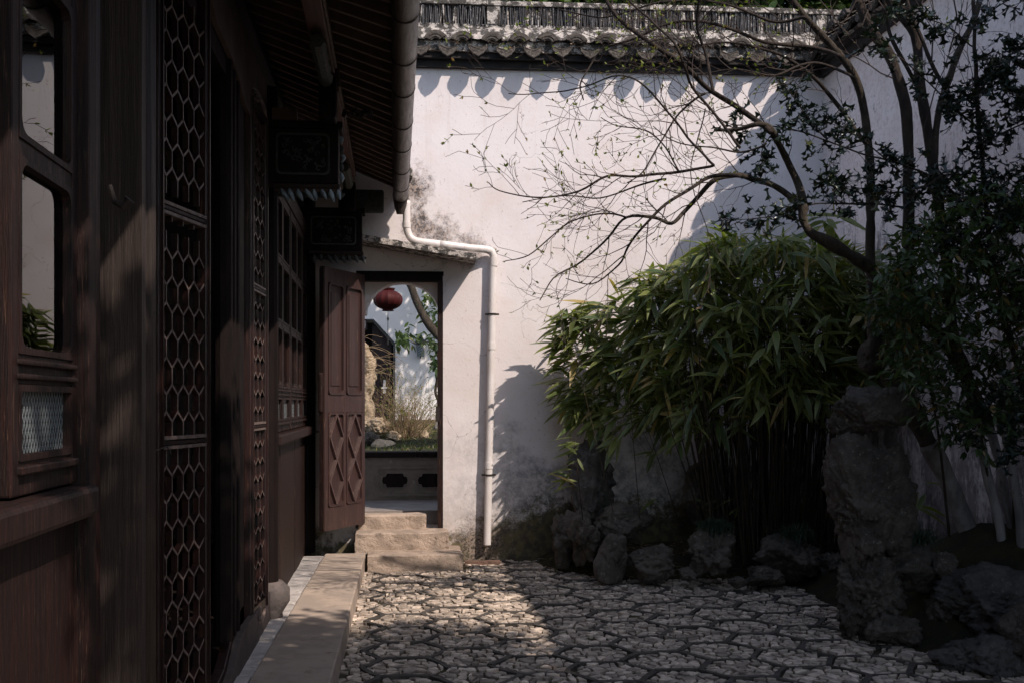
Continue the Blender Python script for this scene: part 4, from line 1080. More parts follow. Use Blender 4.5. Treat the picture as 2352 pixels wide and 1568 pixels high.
rock(1635, 1268, 8.6, 118, 110, .5, 'rock under the left grass tuft with a deep dark hollow', group=G1, rough=.5, holes=.5)
rock(1580, 1318, 8.5, 42, 35, .2, 'small low stone between the pointed rock and the hollow rock', group=G1, rough=.4)
rock(1755, 1320, 8.4, 95, 48, .35, 'low flat rock in front of the right grass tuft', group=G1, rough=.35, facet=.9)
rock(1812, 1282, 8.55, 165, 115, .55, 'broad rock with slanting ledges under the right grass tuft', group=G1, rough=.4, facet=.8, sub=5)
rock(1693, 1335, 8.3, 45, 28, .2, 'little rounded stone at the paving edge by the flat rock', group=G1, rough=.4)
rock(1910, 1300, 8.5, 60, 70, .3, 'small dark rock just left of the standing stone', group=G1, rough=.5)
# tall standing stone: three stacked stones
std = thing('standing_stone', 'tall scholar stone with an overhanging cap block at the right of the yard', 'rock', at_d(2000, 1470, 6.6))
rock(1997, 944, 6.6, 172, 124, .36, '', name='cap_stone', parent=std, rough=.25, boxy=.55, sub=6)
rock(2000, 1150, 6.65, 205, 320, .40, '', name='shaft_stone', parent=std, rough=.2, boxy=.5, freq=1.5, sub=6)
rock(1998, 1360, 6.62, 150, 260, .40, '', name='foot_stone', parent=std, rough=.35, boxy=.4, holes=.5, freq=1.6, sub=6)
rock(2050, 1440, 6.5, 150, 90, .3, '', name='foot_stone', parent=std, rough=.45, holes=.3)
arch = thing('pierced_rock', 'low rock pierced by a dark hole, joined to the foot of the standing stone', 'rock', at_d(2130, 1460, 6.5))
rock(2110, 1310, 6.75, 170, 115, .42, '', name='rock_top', parent=arch, rough=.4, holes=.3, sub=5)
rock(2165, 1300, 6.6, 60, 70, .25, '', name='rock_knob', parent=arch, rough=.4)
rock(2165, 1415, 6.6, 80, 170, .36, '', name='rock_side', parent=arch, rough=.5, holes=.3)
rock(2285, 1385, 6.4, 250, 190, .8, 'broad dark rock with eroded ledges at the lower right edge of the picture', mat=M_rockd, group=G1, rough=.35, strata=.16, sub=5)
rock(2265, 1500, 6.0, 270, 130, .6, 'low dark ledge rock lying in front at the lower right corner', mat=M_rockd, group=G1, rough=.4, strata=.14, sub=5)
rock(2350, 1445, 5.8, 90, 130, .4, 'grey rock cut off by the right edge of the picture', group=G1, rough=.4)
rock(2215, 1300, 7.0, 130, 90, .5, 'dark stone under the mossy mound behind the pierced rock', group=G1, rough=.4)
# garden rocks through the doorway
G2 = 'rocks in the far garden'
rock(842, 870, 15.6, 50, 170, .4, 'pale upright limestone seen through the doorway, beside the door leaf', mat=M_rockl, group=G2, rough=.5, holes=.8, sub=5)
rock(842, 960, 15.4, 40, 130, .4, 'smooth tan limestone under the upright one beyond the doorway', mat=M_rockl, group=G2, rough=.35, sub=5)
rock(866, 978, 15.1, 66, 44, .35, 'flat cracked limestone beyond the doorway, left of the shrub', mat=M_rockl, group=G2, rough=.45, facet=.8)
rock(850, 1012, 14.7, 46, 46, .3, 'grey shaded rock beyond the parapet at the left', mat=M_rock, group=G2, rough=.4)
rock(884, 1028, 14.6, 66, 42, .35, 'rounded tan rock just above the parapet top', mat=M_rockl, group=G2, rough=.2)
rock(905, 1002, 15.0, 40, 30, .25, 'small angular tan rock at the foot of the far shrub', mat=M_rockl, group=G2, rough=.4)
rock(975, 1003, 15.2, 22, 34, .2, 'small pointed tan rock right of the far shrub', mat=M_rockl, group=G2, rough=.3)

# planting bed
bed = MB(); nn_ = 60
def bed_z(x, y):
    e = min(1., max(0., (y - 8.62 - 1.2 * max(0, 1.85 - x)) / .3)) * min(1., max(0., (x - 1.2) / .4))
    e = max(e, min(1., max(0., (x - 3.05) / .4)) * min(1., max(0, (y - 5.6) / .8)))
    return -.05 + .21 * e + .03 * mnoise.noise(Vector((x * 2, y * 2, 0))) * e + .02 * mnoise.noise(Vector((x * 8, y * 8, 0))) * e + .50 * math.exp(-((x - 3.95) / .6) ** 2 - ((y - 6.6) / 1.0) ** 2)
for j in range(nn_ + 1):
    for i in range(nn_ + 1):
        x = .95 + 3.18 * i / nn_; y = 5.0 + 4.98 * j / nn_; bed.v.append((x, y, bed_z(x, y)))
for j in range(nn_):
    for i in range(nn_): a = j * (nn_ + 1) + i; bed.f.append((a, a + 1, a + nn_ + 2, a + nn_ + 1))
obj('planting_bed', bed, M_moss, smooth=True, kind='structure')

# ------------------------------------------------------------------ plants
def sedge(px, py, d, R, n, label, seed, group='dark grass tufts on the rocks'):
    rg = np.random.default_rng(seed); c = at_d(px, py, d); base = c
    a = rg.uniform(0, 2 * pi, n); tl = rg.uniform(.15, 1.0, n)
    D = np.stack([np.cos(a) * tl, np.sin(a) * tl, np.ones(n) * .9], 1); P = np.array(c) + rg.normal(size=(n, 3)) * [R * .18, R * .14, .01]
    V, Fc, rim = leaf_arrays(P, D, rg.normal(size=(n, 3)) * .2 + [0, 0, 1.], rg.uniform(.55, 1.15, n) * R, rg.uniform(.0018, .0032, n), [.8, 1, .9, .7, .4, .02], rg.uniform(.5, 1.1, n), .3)
    return tag(obj('grass_tuft', leaf_mesh('grass_tuft', M_grass, V, Fc, rim), M_grass), label, 'grass tuft', group)
sedge(1640, 1215, 8.6, .26, 520, 'dark green grass tuft spilling over the hollow rock, left of the other tuft', 1)
sedge(1828, 1232, 8.5, .27, 520, 'dark green grass tuft on the broad ledged rock, right of the other tuft', 2)
sedge(2110, 1245, 6.9, .26, 300, 'grass tuft half hidden behind the standing stone', 3)
sedge(2320, 1330, 6.8, .34, 420, 'drooping dark grass tuft at the right edge of the picture', 4)
sedge(1010, 1030, 14.2, .22, 300, 'bright grass tuft beyond the parapet, below the white trunk', 5, 'grass beyond the parapet').data.materials[0] = M_grassl
# lawn in the far garden
n_ = 4000; P = np.stack([RNG.uniform(-1.5, 2.6, n_), RNG.uniform(12.5, 17.5, n_), np.full(n_, .8)], 1); P[:, 2] = [.71 + .065 * (p[1] - 11.75) + .10 * mnoise.noise(Vector((p[0], p[1], 0))) for p in P]
V, Fc, rim = leaf_arrays(P, RNG.normal(size=(n_, 3)) * [.6, .6, .1] + [0, 0, 1], RNG.normal(size=(n_, 3)), RNG.uniform(.05, .12, n_), RNG.uniform(.004, .008, n_), [.9, 1, .5, .02], .3)
tag(obj('lawn_grass', leaf_mesh('lawn_grass', M_grassl, V, Fc, rim), M_grassl, kind='stuff'), 'short bright grass in the far garden', 'grass')
# leaf litter on the bed
n_ = 700; P = []
while len(P) < n_:
    x, y = random.uniform(1.3, 3.9), random.uniform(8.6, 9.85); P.append((x, y, bed_z(x, y) + .008))
V, Fc, rim = leaf_arrays(P, RNG.normal(size=(n_, 3)) * [1, 1, .15], RNG.normal(size=(n_, 3)) * .3 + [0, 0, 1.], RNG.uniform(.04, .11, n_), RNG.uniform(.004, .010, n_), OVAL, .05)
M_lit = leafmat('dry_leaf', (.09, .055, .03), (.17, .115, .065), (.06, .07, .03), .15, .1)
tag(obj('leaf_litter', leaf_mesh('leaf_litter', M_lit, V, Fc, rim), M_lit, kind='stuff'), 'dry fallen bamboo leaves on the planting bed', 'leaf litter')
for i, (px, py, z_, lab) in enumerate([(1676, 1492, 0.012, 'yellow fallen leaf on the shaded paving near the bottom'), (1480, 1440, .012, 'small fallen leaf on the paving in the middle of the yard'), (1060, 1428, .012, 'pale dry leaf on the paving near the walkway')]):
    c = at_Z(px, py, z_); V, Fc, rim = leaf_arrays([c], [[1, .6, .1]], [[0, 0, 1]], [.05], [.011], OVAL, .1)
    tag(obj('fallen_leaf', leaf_mesh('fallen_leaf', M_bud if i == 0 else M_lit, V, Fc, rim), None), lab, 'leaf', 'fallen leaves on the paving')

# bamboo clump
bam = thing('bamboo_clump', 'big leafy bamboo clump against the white wall, its left side sunlit', 'bamboo', at_d(1750, 1220, 9.2))
topline = [(1270, 775), (1300, 722), (1380, 692), (1470, 640), (1560, 600), (1650, 545), (1780, 528), (1900, 560), (2010, 600), (2080, 640)]
botline = [(1270, 815), (1320, 950), (1400, 985), (1500, 950), (1640, 985), (1700, 905), (1850, 950), (1950, 905), (2080, 860)]
def interp(line, x):
    for (a, b), (c, d) in zip(line[:-1], line[1:]):
        if a <= x <= c: return b + (d - b) * (x - a) / (c - a)
    return line[-1][1]
P, D, U, L, W = [], [], [], [], []
rg = random.Random(11); canes = []; twigs = MB()
def add_spray(p, dirx, nlf, sz=1.):
    """a fan of 3-6 leaves at the end of a branchlet"""
    for k in range(nlf):
        dx = dirx + rg.gauss(0, .55); P.append(tuple(p + Vector((rg.gauss(0, .02), rg.gauss(0, .02), rg.gauss(0, .02)))))
        D.append((dx * 1.25, rg.gauss(-.25, .5), rg.gauss(-.22, .5))); U.append((rg.gauss(0, .45), rg.gauss(-.4, .4), 1)); l = rg.triangular(.09, .36, .22) * sz; L.append(l); W.append(l * rg.uniform(.062, .115))
N_SPR = 1750
for i in range(N_SPR):
    px = rg.uniform(1295, 2080); t = topline; a, b = interp(topline, px), interp(botline, px)
    py = a + (b - a) * (rg.random() ** 1.15) ; 
    edge = min((px - 1240) / 260, 1)
    d0 = 9.62 - 1.3 * min(1., max(0., (px - 1300) / 420)); d = d0 + rg.uniform(0, 1.) * max(.2, 9.75 - d0) * .75
    p = at_d(px, py + 8, d)
    if p.x > 3.9 or p.y > 9.86: continue
    if mnoise.noise(p * 2.6) < -.30 and rg.random() < .8: continue
    if px < 1470 and rg.random() < .48: continue
    side = (px - 1720) / 420
    add_spray(p, side * .9 + rg.gauss(0, .35), rg.randint(3, 6), .95)
    if rg.random() < .35:
        q = p + Vector((-side * .25 + rg.gauss(0, .06), rg.uniform(.0, .25), -rg.uniform(.18, .4))); twigs.tube([q, (p + q) / 2 + Vector((0, 0, .03)), p], [.0028, .0022, .0014], 4, False)
# standout tip sprays along the outline
for (px, py, s_, dx) in [(1300, 715, 1.1, -1.2), (1330, 735, 1.1, -1.2), (1350, 700, 1.1, -1.), (1380, 700, 1.15, -1.2), (1290, 790, 1.1, -1), (1300, 850, 1.1, -1), (1320, 910, 1.1, -.8), (1340, 960, 1.0, -.7), (1480, 640, 1.1, -1), (1600, 600, 1.2, -.8), (1650, 560, 1.4, -.6), (1690, 530, 1.4, -.4), (1700, 545, 1.3, .3), (1880, 540, 1.5, .1), (1900, 510, 1.5, -.3), (1930, 500, 1.4, .4), (1730, 960, 1.3, -.9), (1750, 925, 1.3, -.9), (1840, 930, 1.2, .5), (1420, 1010, 1., -.8), (1500, 1035, 1., -.6), (1560, 1010, 1., -.5)]:
    add_spray(at_d(px, py, 9.6 if px < 1400 else (9.2 if px < 1520 else 8.75)), dx, 6, s_ * .9)
# low sprig at the left, in front of the layered rock
sp0 = at_d(1340, 1165, 8.85)
for (px, py) in [(1335, 1020), (1328, 1035), (1322, 1050), (1315, 1075), (1308, 1090), (1320, 1110), (1325, 1005)]: add_spray(at_d(px, py, 8.85), -1.1, 3, .9)
for (px, py) in [(1700, 1150), (1500, 1150), (1620, 1160), (2110, 1130), (2100, 1160), (2130, 1110)]: add_spray(at_d(px, py, 9.0 if px < 2000 else 7.6), rg.choice((-.7, .7)), 3, .8)
dr = RNG.uniform(.02, .38, len(P))
leaves(bam, M_bam, P, D, U, L, W, BAM, dr, .22, 290)
wobj('twigs', twigs, M_cane, bam, kind='stuff')
cn = 0; cst = MB()
def cane(p0, p1, bow, r, single):
    pts = [p0.lerp(p1, t) + Vector((bow * sin(pi * t * .5) ** 2, 0, 0)) for t in (0, .2, .4, .6, .8, 1)]
    m = MB().tube(pts, [r, r, r * .92, r * .85, r * .7, r * .45], 6, False)
    if single: wobj('cane', m, M_cane, bam)
    else: cst.add(m.v, m.f)
for i in range(430):
    px = rg.gauss(1770, 85); px = min(max(px, 1640), 1925); d = rg.uniform(8.85, 9.7); p0 = at_d(px, 1200, d); p0.z = .12
    p1 = at_d(px + (px - 1770) * rg.uniform(.0, .8) + rg.gauss(0, 22), rg.uniform(620, 980), d - rg.uniform(-.1, .5)); p1.y = min(p1.y, 9.85); p1.x = min(p1.x, 3.95)
    cane(p0, p1, rg.gauss(0, .04), rg.uniform(.003, .0065), i < 120)
for (a, b, c, d) in ((1341, 1215, 1318, 1005), (1470, 1195, 1445, 900), (1560, 1200, 1480, 960), (1410, 1180, 1330, 850)):
    cane(at_d(a, b, 9.0), at_d(c, d, 8.8), .0, .0035, True)
wobj('thin_canes', cst, M_cane, bam, kind='stuff')

# ---- generic twig grower
def grow(mb, p, d, L, r, depth, rg, tips, spread=.6, up=.1, seg=.06, flat=.6):
    n = max(3, int(L / seg)); pts = [p]; rad = [r]; cur = p.copy(); dv = d.normalized()
    for i in range(n):
        dv = (dv + Vector((rg.gauss(0, .13), rg.gauss(0, .13) * flat, rg.gauss(0, .13) + up * .12))).normalized()
        cur = cur + dv * (L / n); pts.append(cur.copy()); rad.append(max(.0015, r * (1 - .75 * (i + 1) / n)))
        if depth > 0 and i > 0 and rg.random() < .62:
            sg = rg.choice((-1, 1)); s_ = Vector((-dv.z * sg, rg.gauss(0, .5) * flat, dv.x * sg)) * spread
            grow(mb, cur, dv + s_, L * rg.uniform(.28, .62), max(.0015, rad[-1] * .7), depth - 1, rg, tips, spread, up, seg, flat)
    mb.tube(pts, rad, 4 if r < .006 else 6, False)
    tips.append((pts[-1], dv)); 
    if rg.random() < .8: tips.append((pts[len(pts) // 2], (dv + Vector((rg.gauss(0, 1), rg.gauss(0, 1), rg.gauss(0, 1)))).normalized()))
def bud_leaves(parent, tips, rg, sizes=(.014, .030), k=(1, 3), singles=150, prob=.7):
    P, D, U, L, W = [], [], [], [], []
    for (p, d) in tips:
        if rg.random() > prob: continue
        for _ in range(rg.randint(*k)):
            P.append(tuple(p)); D.append(tuple(d + Vector((rg.gauss(0, .45), rg.gauss(0, .45), rg.gauss(.25, .4))))); U.append((rg.gauss(0, 1), rg.gauss(0, 1), rg.gauss(0, 1))); l = rg.uniform(*sizes); L.append(l); W.append(l * rg.uniform(.16, .26))
    leaves(parent, M_bud, P, D, U, L, W, OVAL, .1, .3, singles, stuffname='buds', name='young_leaf')

def at1(px, py, d): return at_d(px, py, 6.95 + (d - 8.6) * .9)
def at2(px, py, d): return at_d(px, py, 6.85 + (d - 8.3) * .6)
# ---- T1: the knobbly tree behind the standing stone, with the long bare branches
T1 = thing('bare_branched_tree', 'knobbly grey tree with a swollen burl and long bare budding branches reaching left', 'tree', at1(2232, 1250, 9.0))
d1 = 8.6
m, _, _ = limb([at1(2246, 1420, 8.9), at1(2236, 1262, 8.9), at1(2200, 1160, 8.8), at1(2165, 1080, 8.7), at1(2130, 1015, 8.6)], .070, .056, knob=.25, n=12); wobj('limewashed_trunk', m, M_lime, T1, smooth=True)
m, _, _ = limb([at1(2132, 1018, 8.6), at1(2100, 950, 8.6), at1(2055, 880, 8.6), at1(2022, 815, 8.6)], .054, .070, knob=.3, n=12); wobj('trunk', m, M_barkg, T1, smooth=True)
bm_ = rock_mesh((.105, .10, .14), 77, sub=4, rough=.35); o = obj('burl', bm_, M_barkg, T1, smooth=True); o.location = at1(2012, 812, 8.6); worldly(o)
m, tp, tr_ = limb([at1(2012, 830, 8.6), at1(2004, 760, 8.6), at1(2008, 700, 8.6), at1(1998, 600, 8.6), at1(2000, 480, 8.6), at1(1998, 380, 8.6), at1(1985, 260, 8.6), at1(1960, 170, 8.5), at1(1900, 95, 8.4), at1(1850, 40, 8.3), at1(1790, -40, 8.2)], .036, .020, knob=.3, n=10); wobj('trunk', m, M_barkg, T1, smooth=True)
m, _, _ = limb([at1(1995, 612, 8.6), at1(1960, 590, 8.5), at1(1900, 555, 8.4), at1(1862, 535, 8.3), at1(1845, 505, 8.3), at1(1846, 470, 8.3)], .042, .030, knob=.35, n=10); wobj('branch', m, M_barkg, T1, smooth=True)
BR = [  # (polyline px, r0, r1, twig count, depth d)
 ([(1846, 478), (1800, 440), (1750, 415), (1690, 405), (1645, 412), (1605, 455), (1570, 490), (1545, 512), (1500, 502), (1440, 500), (1400, 545), (1340, 600), (1270, 640), (1240, 690)], .020, .0022, 16, 8.0),
 ([(1700, 405), (1640, 405), (1590, 430), (1530, 470), (1480, 520), (1440, 570), (1420, 610), (1360, 650), (1300, 640)], .012, .002, 14, 7.9),
 ([(1440, 500), (1390, 490), (1330, 500), (1270, 540), (1215, 590), (1160, 600)], .006, .0018, 10, 7.9),
 ([(1640, 380), (1560, 395), (1480, 405), (1400, 405), (1330, 440), (1230, 455), (1150, 440), (1122, 420)], .009, .0018, 18, 7.8),
 ([(1530, 412), (1460, 430), (1380, 455), (1290, 450), (1200, 465)], .006, .0018, 10, 7.8),
 ([(1846, 470), (1830, 410), (1795, 345), (1772, 300), (1740, 285), (1690, 296), (1640, 300)], .026, .008, 8, 8.0),
 ([(1772, 305), (1700, 250), (1640, 215), (1580, 160), (1500, 100), (1430, 50), (1380, -20)], .017, .009, 16, 7.7),
 ([(1640, 215), (1620, 130), (1600, 60), (1610, -30)], .010, .006, 10, 7.7),
 ([(1700, 340), (1640, 260), (1590, 200), (1575, 150), (1540, 90), (1460, 20), (1420, -30)], .008, .005, 10, 7.6),
 ([(1640, 380), (1590, 330), (1545, 270), (1480, 200), (1420, 175), (1340, 200), (1235, 215), (1168, 215)], .007, .0018, 14, 7.6),
 ([(1620, 215), (1560, 260), (1520, 320), (1480, 390), (1440, 420)], .007, .002, 12, 7.7),
 ([(1930, 130), (1870, 110), (1760, 100), (1660, 60), (1560, 50), (1450, 90), (1380, 120), (1335, 185), (1340, 230)], .012, .003, 18, 8.2),
 ([(1990, 330), (1930, 250), (1880, 190), (1820, 140), (1740, 110), (1650, 100), (1560, 110)], .016, .004, 14, 8.2),
 ([(1850, 40), (1780, 50), (1700, 20), (1600, 0), (1500, 10), (1380, 40), (1280, 20)], .009, .003, 16, 8.0),
 ([(1960, 180), (1900, 150), (1850, 145), (1780, 175), (1700, 160), (1600, 170), (1520, 150)], .009, .003, 14, 8.1),
 ([(1620, 250), (1600, 330), (1590, 420), (1640, 560), (1690, 640)], .0035, .0015, 3, 7.9),
 ([(1760, 330), (1700, 350), (1640, 340), (1560, 330), (1500, 290)], .006, .002, 14, 7.8),
 ([(1560, 395), (1530, 340), (1480, 300), (1420, 290), (1380, 270)], .005, .0016, 10, 7.8),
]
tips = []; tw = MB(); rg = random.Random(5)
for (pl, r0, r1, nt, d) in BR:
    n = len(pl); pts = [at1(px, py, d + .12 * sin(i * 1.3) + (.35 * (1 - i / n) if r0 > .012 else 0)) for i, (px, py) in enumerate(pl)]
    m, sp_, rd_ = limb(pts, r0 * 1.05, r1 * 1.05 + .0006, sub=5, n=7, knob=.12, jit=.012); wobj('branch', m, M_bark if r0 < .018 else M_barkg, T1, smooth=True)
    tips.append((sp_[-1], (sp_[-1] - sp_[-2]).normalized()))
    nt = int(nt * .72)
    for k in range(nt):
        i = int(len(sp_) * (.12 + .85 * (k + rg.random()) / nt)); i = min(i, len(sp_) - 2); dv = (sp_[i + 1] - sp_[i]).normalized(); sg = rg.choice((-1, 1))
        sdv = Vector((-dv.z * sg, rg.gauss(0, .35), dv.x * sg)) * .75
        L_ = rg.uniform(.14, .50) * (1 if r0 > .006 else .7)
        grow(tw, sp_[i], dv + sdv, L_, min(rd_[i] * .6, .0042), 2, rg, tips, .65, .25, .05, .6)
wobj('twigs', tw, M_twig, T1, kind='stuff')
bud_leaves(T1, tips, rg, singles=200, prob=.36)

# ---- T2: dark multi-stem tree with limewashed feet
T2 = thing('dark_stemmed_tree', 'tree with several thick dark stems before the mildewed side wall, limewashed at the foot', 'tree', at2(2300, 1240, 8.3))
def L_(pl, r0, r1, d, mat, nm, knob=.15, n=10):
    m, sp_, rd_ = limb([at2(px, py, d) for px, py in pl], r0 * .70, r1 * .70, knob=knob, n=n, jit=.01); wobj(nm, m, mat, T2, smooth=True); return sp_, rd_
L_([(2312, 1440), (2300, 1245), (2285, 1160), (2262, 1060), (2250, 960)], .042, .040, 8.2, M_lime, 'limewashed_stem')
L_([(2350, 1440), (2330, 1235), (2305, 1120), (2290, 1040), (2270, 960)], .045, .042, 8.4, M_lime, 'limewashed_stem')
L_([(2360, 1440), (2345, 1235), (2330, 1100), (2310, 1000), (2300, 930)], .036, .034, 8.0, M_lime, 'limewashed_stem')
L_([(2252, 965), (2220, 860), (2185, 760), (2180, 640), (2160, 490), (2140, 360), (2112, 190), (2102, 80), (2050, 10), (2010, -60)], .052, .040, 8.2, M_bark, 'stem', .2)
L_([(2270, 965), (2180, 800), (2100, 700), (2088, 600), (2086, 460), (2088, 340), (2075, 230), (2045, 130), (1995, 60), (1955, -40)], .054, .046, 8.2, M_bark, 'stem', .22)
L_([(2146, 385), (2150, 300), (2165, 225), (2195, 140), (2235, 50), (2265, -40)], .034, .026, 8.2, M_barkg, 'branch')
L_([(2178, 215), (2145, 160), (2120, 100), (2090, 20), (2080, -40)], .018, .014, 8.1, M_bark, 'branch')
L_([(2120, 230), (2080, 150), (2040, 60), (2030, -40)], .02, .016, 8.3, M_bark, 'branch')
tw2 = MB(); tips2 = []; rg = random.Random(9)
for (px, py) in [(2060, 60), (2100, 40), (2140, 140), (2180, 120), (2200, 60), (1980, 60), (2050, 180), (2120, 300), (2230, 300), (2000, 20), (1950, 80), (1930, 60)]:
    grow(tw2, at2(px, py, 8.1), Vector((rg.gauss(0, .6), rg.gauss(0, .3), 1)), rg.uniform(.4, .9), .005, 2, rg, tips2, .5, .5, .08)
wobj('twigs', tw2, M_twig, T2, kind='stuff'); bud_leaves(T2, tips2, rg, singles=30, prob=.5)

# ---- T3: spiny-leaved holly
T3 = thing('holly_tree', 'holly with small spiny dark green leaves, its sprays crossing the upper right', 'tree', at_d(2352, 1300, 6.2))
HB = [([(2420, 1300), (2400, 1050), (2352, 900), (2300, 700), (2275, 550), (2262, 430), (2250, 300), (2240, 150), (2236, -60)], .018, .010, 6.3, 0),
 ([(2275, 560), (2220, 480), (2150, 410), (2080, 380), (2000, 360), (1920, 330), (1840, 300), (1750, 290), (1680, 285)], .008, .003, 6.6, 54),
 ([(2100, 480), (2020, 470), (1940, 470), (1870, 470), (1790, 495), (1720, 505), (1650, 500)], .007, .002, 6.7, 34),
 ([(2260, 420), (2180, 400), (2120, 430), (2050, 440), (1960, 430), (1890, 420)], .006, .002, 6.4, 50),
 ([(2060, 390), (1990, 330), (1930, 290), (1890, 260)], .005, .002, 6.6, 20),
 ([(1900, 320), (1850, 260), (1820, 220), (1790, 185)], .004, .002, 6.6, 18),
 ([(1780, 300), (1750, 350), (1770, 390)], .004, .002, 6.6, 12),
 ([(2250, 300), (2180, 240), (2120, 180), (2050, 120), (2000, 90)], .006, .002, 6.4, 26),
 ([(2245, 210), (2300, 150), (2352, 100), (2420, 60)], .006, .003, 6.2, 26),
 ([(2255, 330), (2320, 300), (2400, 260)], .006, .003, 6.2, 24),
 ([(2265, 460), (2330, 400), (2400, 380)], .006, .003, 6.2, 26),
 ([(2240, 110), (2180, 60), (2120, 40), (2060, 10)], .005, .002, 6.4, 20),
 ([(2238, 60), (2290, 20), (2352, -20)], .005, .002, 6.2, 18),
 ([(2252, 250), (2225, 200), (2200, 260)], .004, .002, 6.3, 10),
 ([(2285, 600), (2230, 560), (2170, 540), (2110, 530)], .005, .002, 6.4, 24),
 ([(2320, 760), (2340, 680), (2400, 600)], .006, .002, 6.2, 26),
 ([(2345, 880), (2300, 900), (2260, 950), (2230, 1000)], .006, .002, 6.1, 26),
 ([(2352, 920), (2330, 980), (2300, 1040)], .005, .002, 6.1, 20),
 ([(2240, 90), (2246, 200), (2256, 330), (2268, 470), (2290, 620)], .004, .004, 6.28, 60),
 ([(2400, 200), (2330, 220), (2300, 180)], .005, .002, 6.0, 30),
 ([(2400, 480), (2340, 500), (2300, 470)], .005, .002, 6.0, 30)]
P, D, U, L, W = [], [], [], [], []; rg = random.Random(21); tw3 = MB()
for (pl, r0, r1, d, nl) in HB:
    pts = [at_d(px, py, d) for px, py in pl]; m, sp_, rd_ = limb(pts, r0, r1, sub=5, n=7, knob=.1, jit=.012); wobj('stem' if nl == 0 else 'branch', m, M_bark, T3, smooth=True)
    for k in range(int(nl * 1.35)):
        i = min(len(sp_) - 2, int(len(sp_) * rg.uniform(.1, 1))); dv = (sp_[i + 1] - sp_[i]).normalized(); sd = Vector((rg.gauss(0, 1), rg.gauss(0, 1), rg.gauss(0, 1))).normalized()
        tl = rg.uniform(.03, .16); e = sp_[i] + (dv * .5 + sd).normalized() * tl; tw3.tube([sp_[i], e], [.0018, .0012], 4, False)
        for q in range(rg.randint(3, 5)):
            P.append(tuple(sp_[i].lerp(e, rg.uniform(.3, 1.05)))); D.append(tuple(sd * .6 + Vector((rg.gauss(0, .8), rg.gauss(0, .8), rg.gauss(0, .6))))); U.append((rg.gauss(0, .6), rg.gauss(0, .6), 1)); l = rg.uniform(.045, .075); L.append(l); W.append(l * rg.uniform(.26, .38))
wobj('twigs', tw3, M_twig, T3, kind='stuff')
leaves(T3, M_holly, P, D, U, L, W, HOLLY, .12, .35, 280, name='spiny_leaf')

# ---- dense shrub at the right
SH = thing('leafy_shrub', 'dense dark evergreen shrub with small pointed leaves filling the right side under the trees', 'shrub', at_d(2200, 1235, 6.9))
P, D, U, L, W = [], [], [], [], []; rg = random.Random(31); tw4 = MB()
rt = [(2020, 700), (2060, 560), (2120, 480), (2200, 440), (2300, 440), (2420, 430)]; rb = [(2020, 740), (2060, 860), (2120, 930), (2180, 1010), (2250, 1030), (2300, 980), (2420, 900)]
for i in range(1250):
    px = rg.uniform(2022, 2415); py = rg.uniform(interp(rt, px), interp(rb, px)); d = rg.uniform(5.9, 6.9); p = at_d(px, py, d)
    if p.x > 3.95: continue
    if mnoise.noise(p * 2.3) < -.28: continue
    dv = Vector((rg.gauss(-.2, .8), rg.gauss(-.2, .7), rg.gauss(-.1, .5)))
    e = p + dv.normalized() * .12; tw4.tube([p, e], [.002, .001], 3, False)
    for k in range(rg.randint(5, 9)):
        P.append(tuple(p.lerp(e, rg.random() * 1.1))); D.append(tuple(dv + Vector((rg.gauss(0, .8), rg.gauss(0, .8), rg.gauss(-.2, .6))))); U.append((rg.gauss(0, .5), rg.gauss(0, .5), 1)); l = rg.uniform(.035, .075); L.append(l); W.append(l * rg.uniform(.16, .24))
leaves(SH, M_nand, P, D, U, L, W, OVAL, .2, .25, 200)
for (a, b, c, d) in ((2180, 1230, 2120, 800), (2290, 1235, 2200, 760), (2330, 1235, 2300, 800)):
    m, _, _ = limb([at_d(a, b, 6.9), at_d((a + c) / 2 + 8, (b + d) / 2, 6.7), at_d(c, d, 6.6)], .010, .005); wobj('stem', m, M_bark, SH, smooth=True)
wobj('twigs', tw4, M_twig, SH, kind='stuff')

# ---- plants beyond the doorway
FS = thing('twiggy_shrub', 'round twiggy brown-green shrub beyond the doorway', 'shrub', at_d(938, 1030, 15.2))
tw5 = MB(); tips5 = []; rg = random.Random(41); c = at_d(938, 1035, 15.2)
for k in range(125):
    a = rg.uniform(0, 2 * pi); t = rg.uniform(.1, .8); grow(tw5, c + Vector((rg.gauss(0, .05), rg.gauss(0, .05), 0)), Vector((cos(a) * t, sin(a) * t, 1)), rg.uniform(.46, .83), .007, 2, rg, tips5, .45, .2, .09, 1.)
M_tan = M('tan_twig', (.34, .25, .15), (.20, .14, .09), 20, .8, .3)
wobj('twigs', tw5, M_tan, FS, kind='stuff')
bud_leaves(FS, tips5, rg, (.018, .032), (1, 2), 0, .6)
FT = thing('leaning_garden_tree', 'leaning tree with broad green leaves and a limewashed foot beyond the doorway', 'tree', at_d(1003, 985, 15.6))
def fl(pl, r0, r1, mat, nm, d=15.6):
    m, sp_, rd_ = limb([at_d(px, py, d) for px, py in pl], r0, r1, knob=.15); wobj(nm, m, mat, FT, smooth=True)
fl([(1001, 985), (1006, 950), (1008, 918)], .035, .030, M_lime, 'limewashed_trunk')
fl([(1008, 920), (1000, 900), (1004, 870), (1008, 830), (1000, 790)], .022, .02, M_bark, 'trunk')
fl([(925, 620), (945, 660), (960, 700), (985, 745), (1010, 775), (1040, 810)], .05, .06, M_barkg, 'leaning_limb', 15.3)
fl([(1010, 800), (985, 785), (955, 790), (930, 775)], .01, .005, M_bark, 'branch')
P, D, U, L, W = [], [], [], [], []
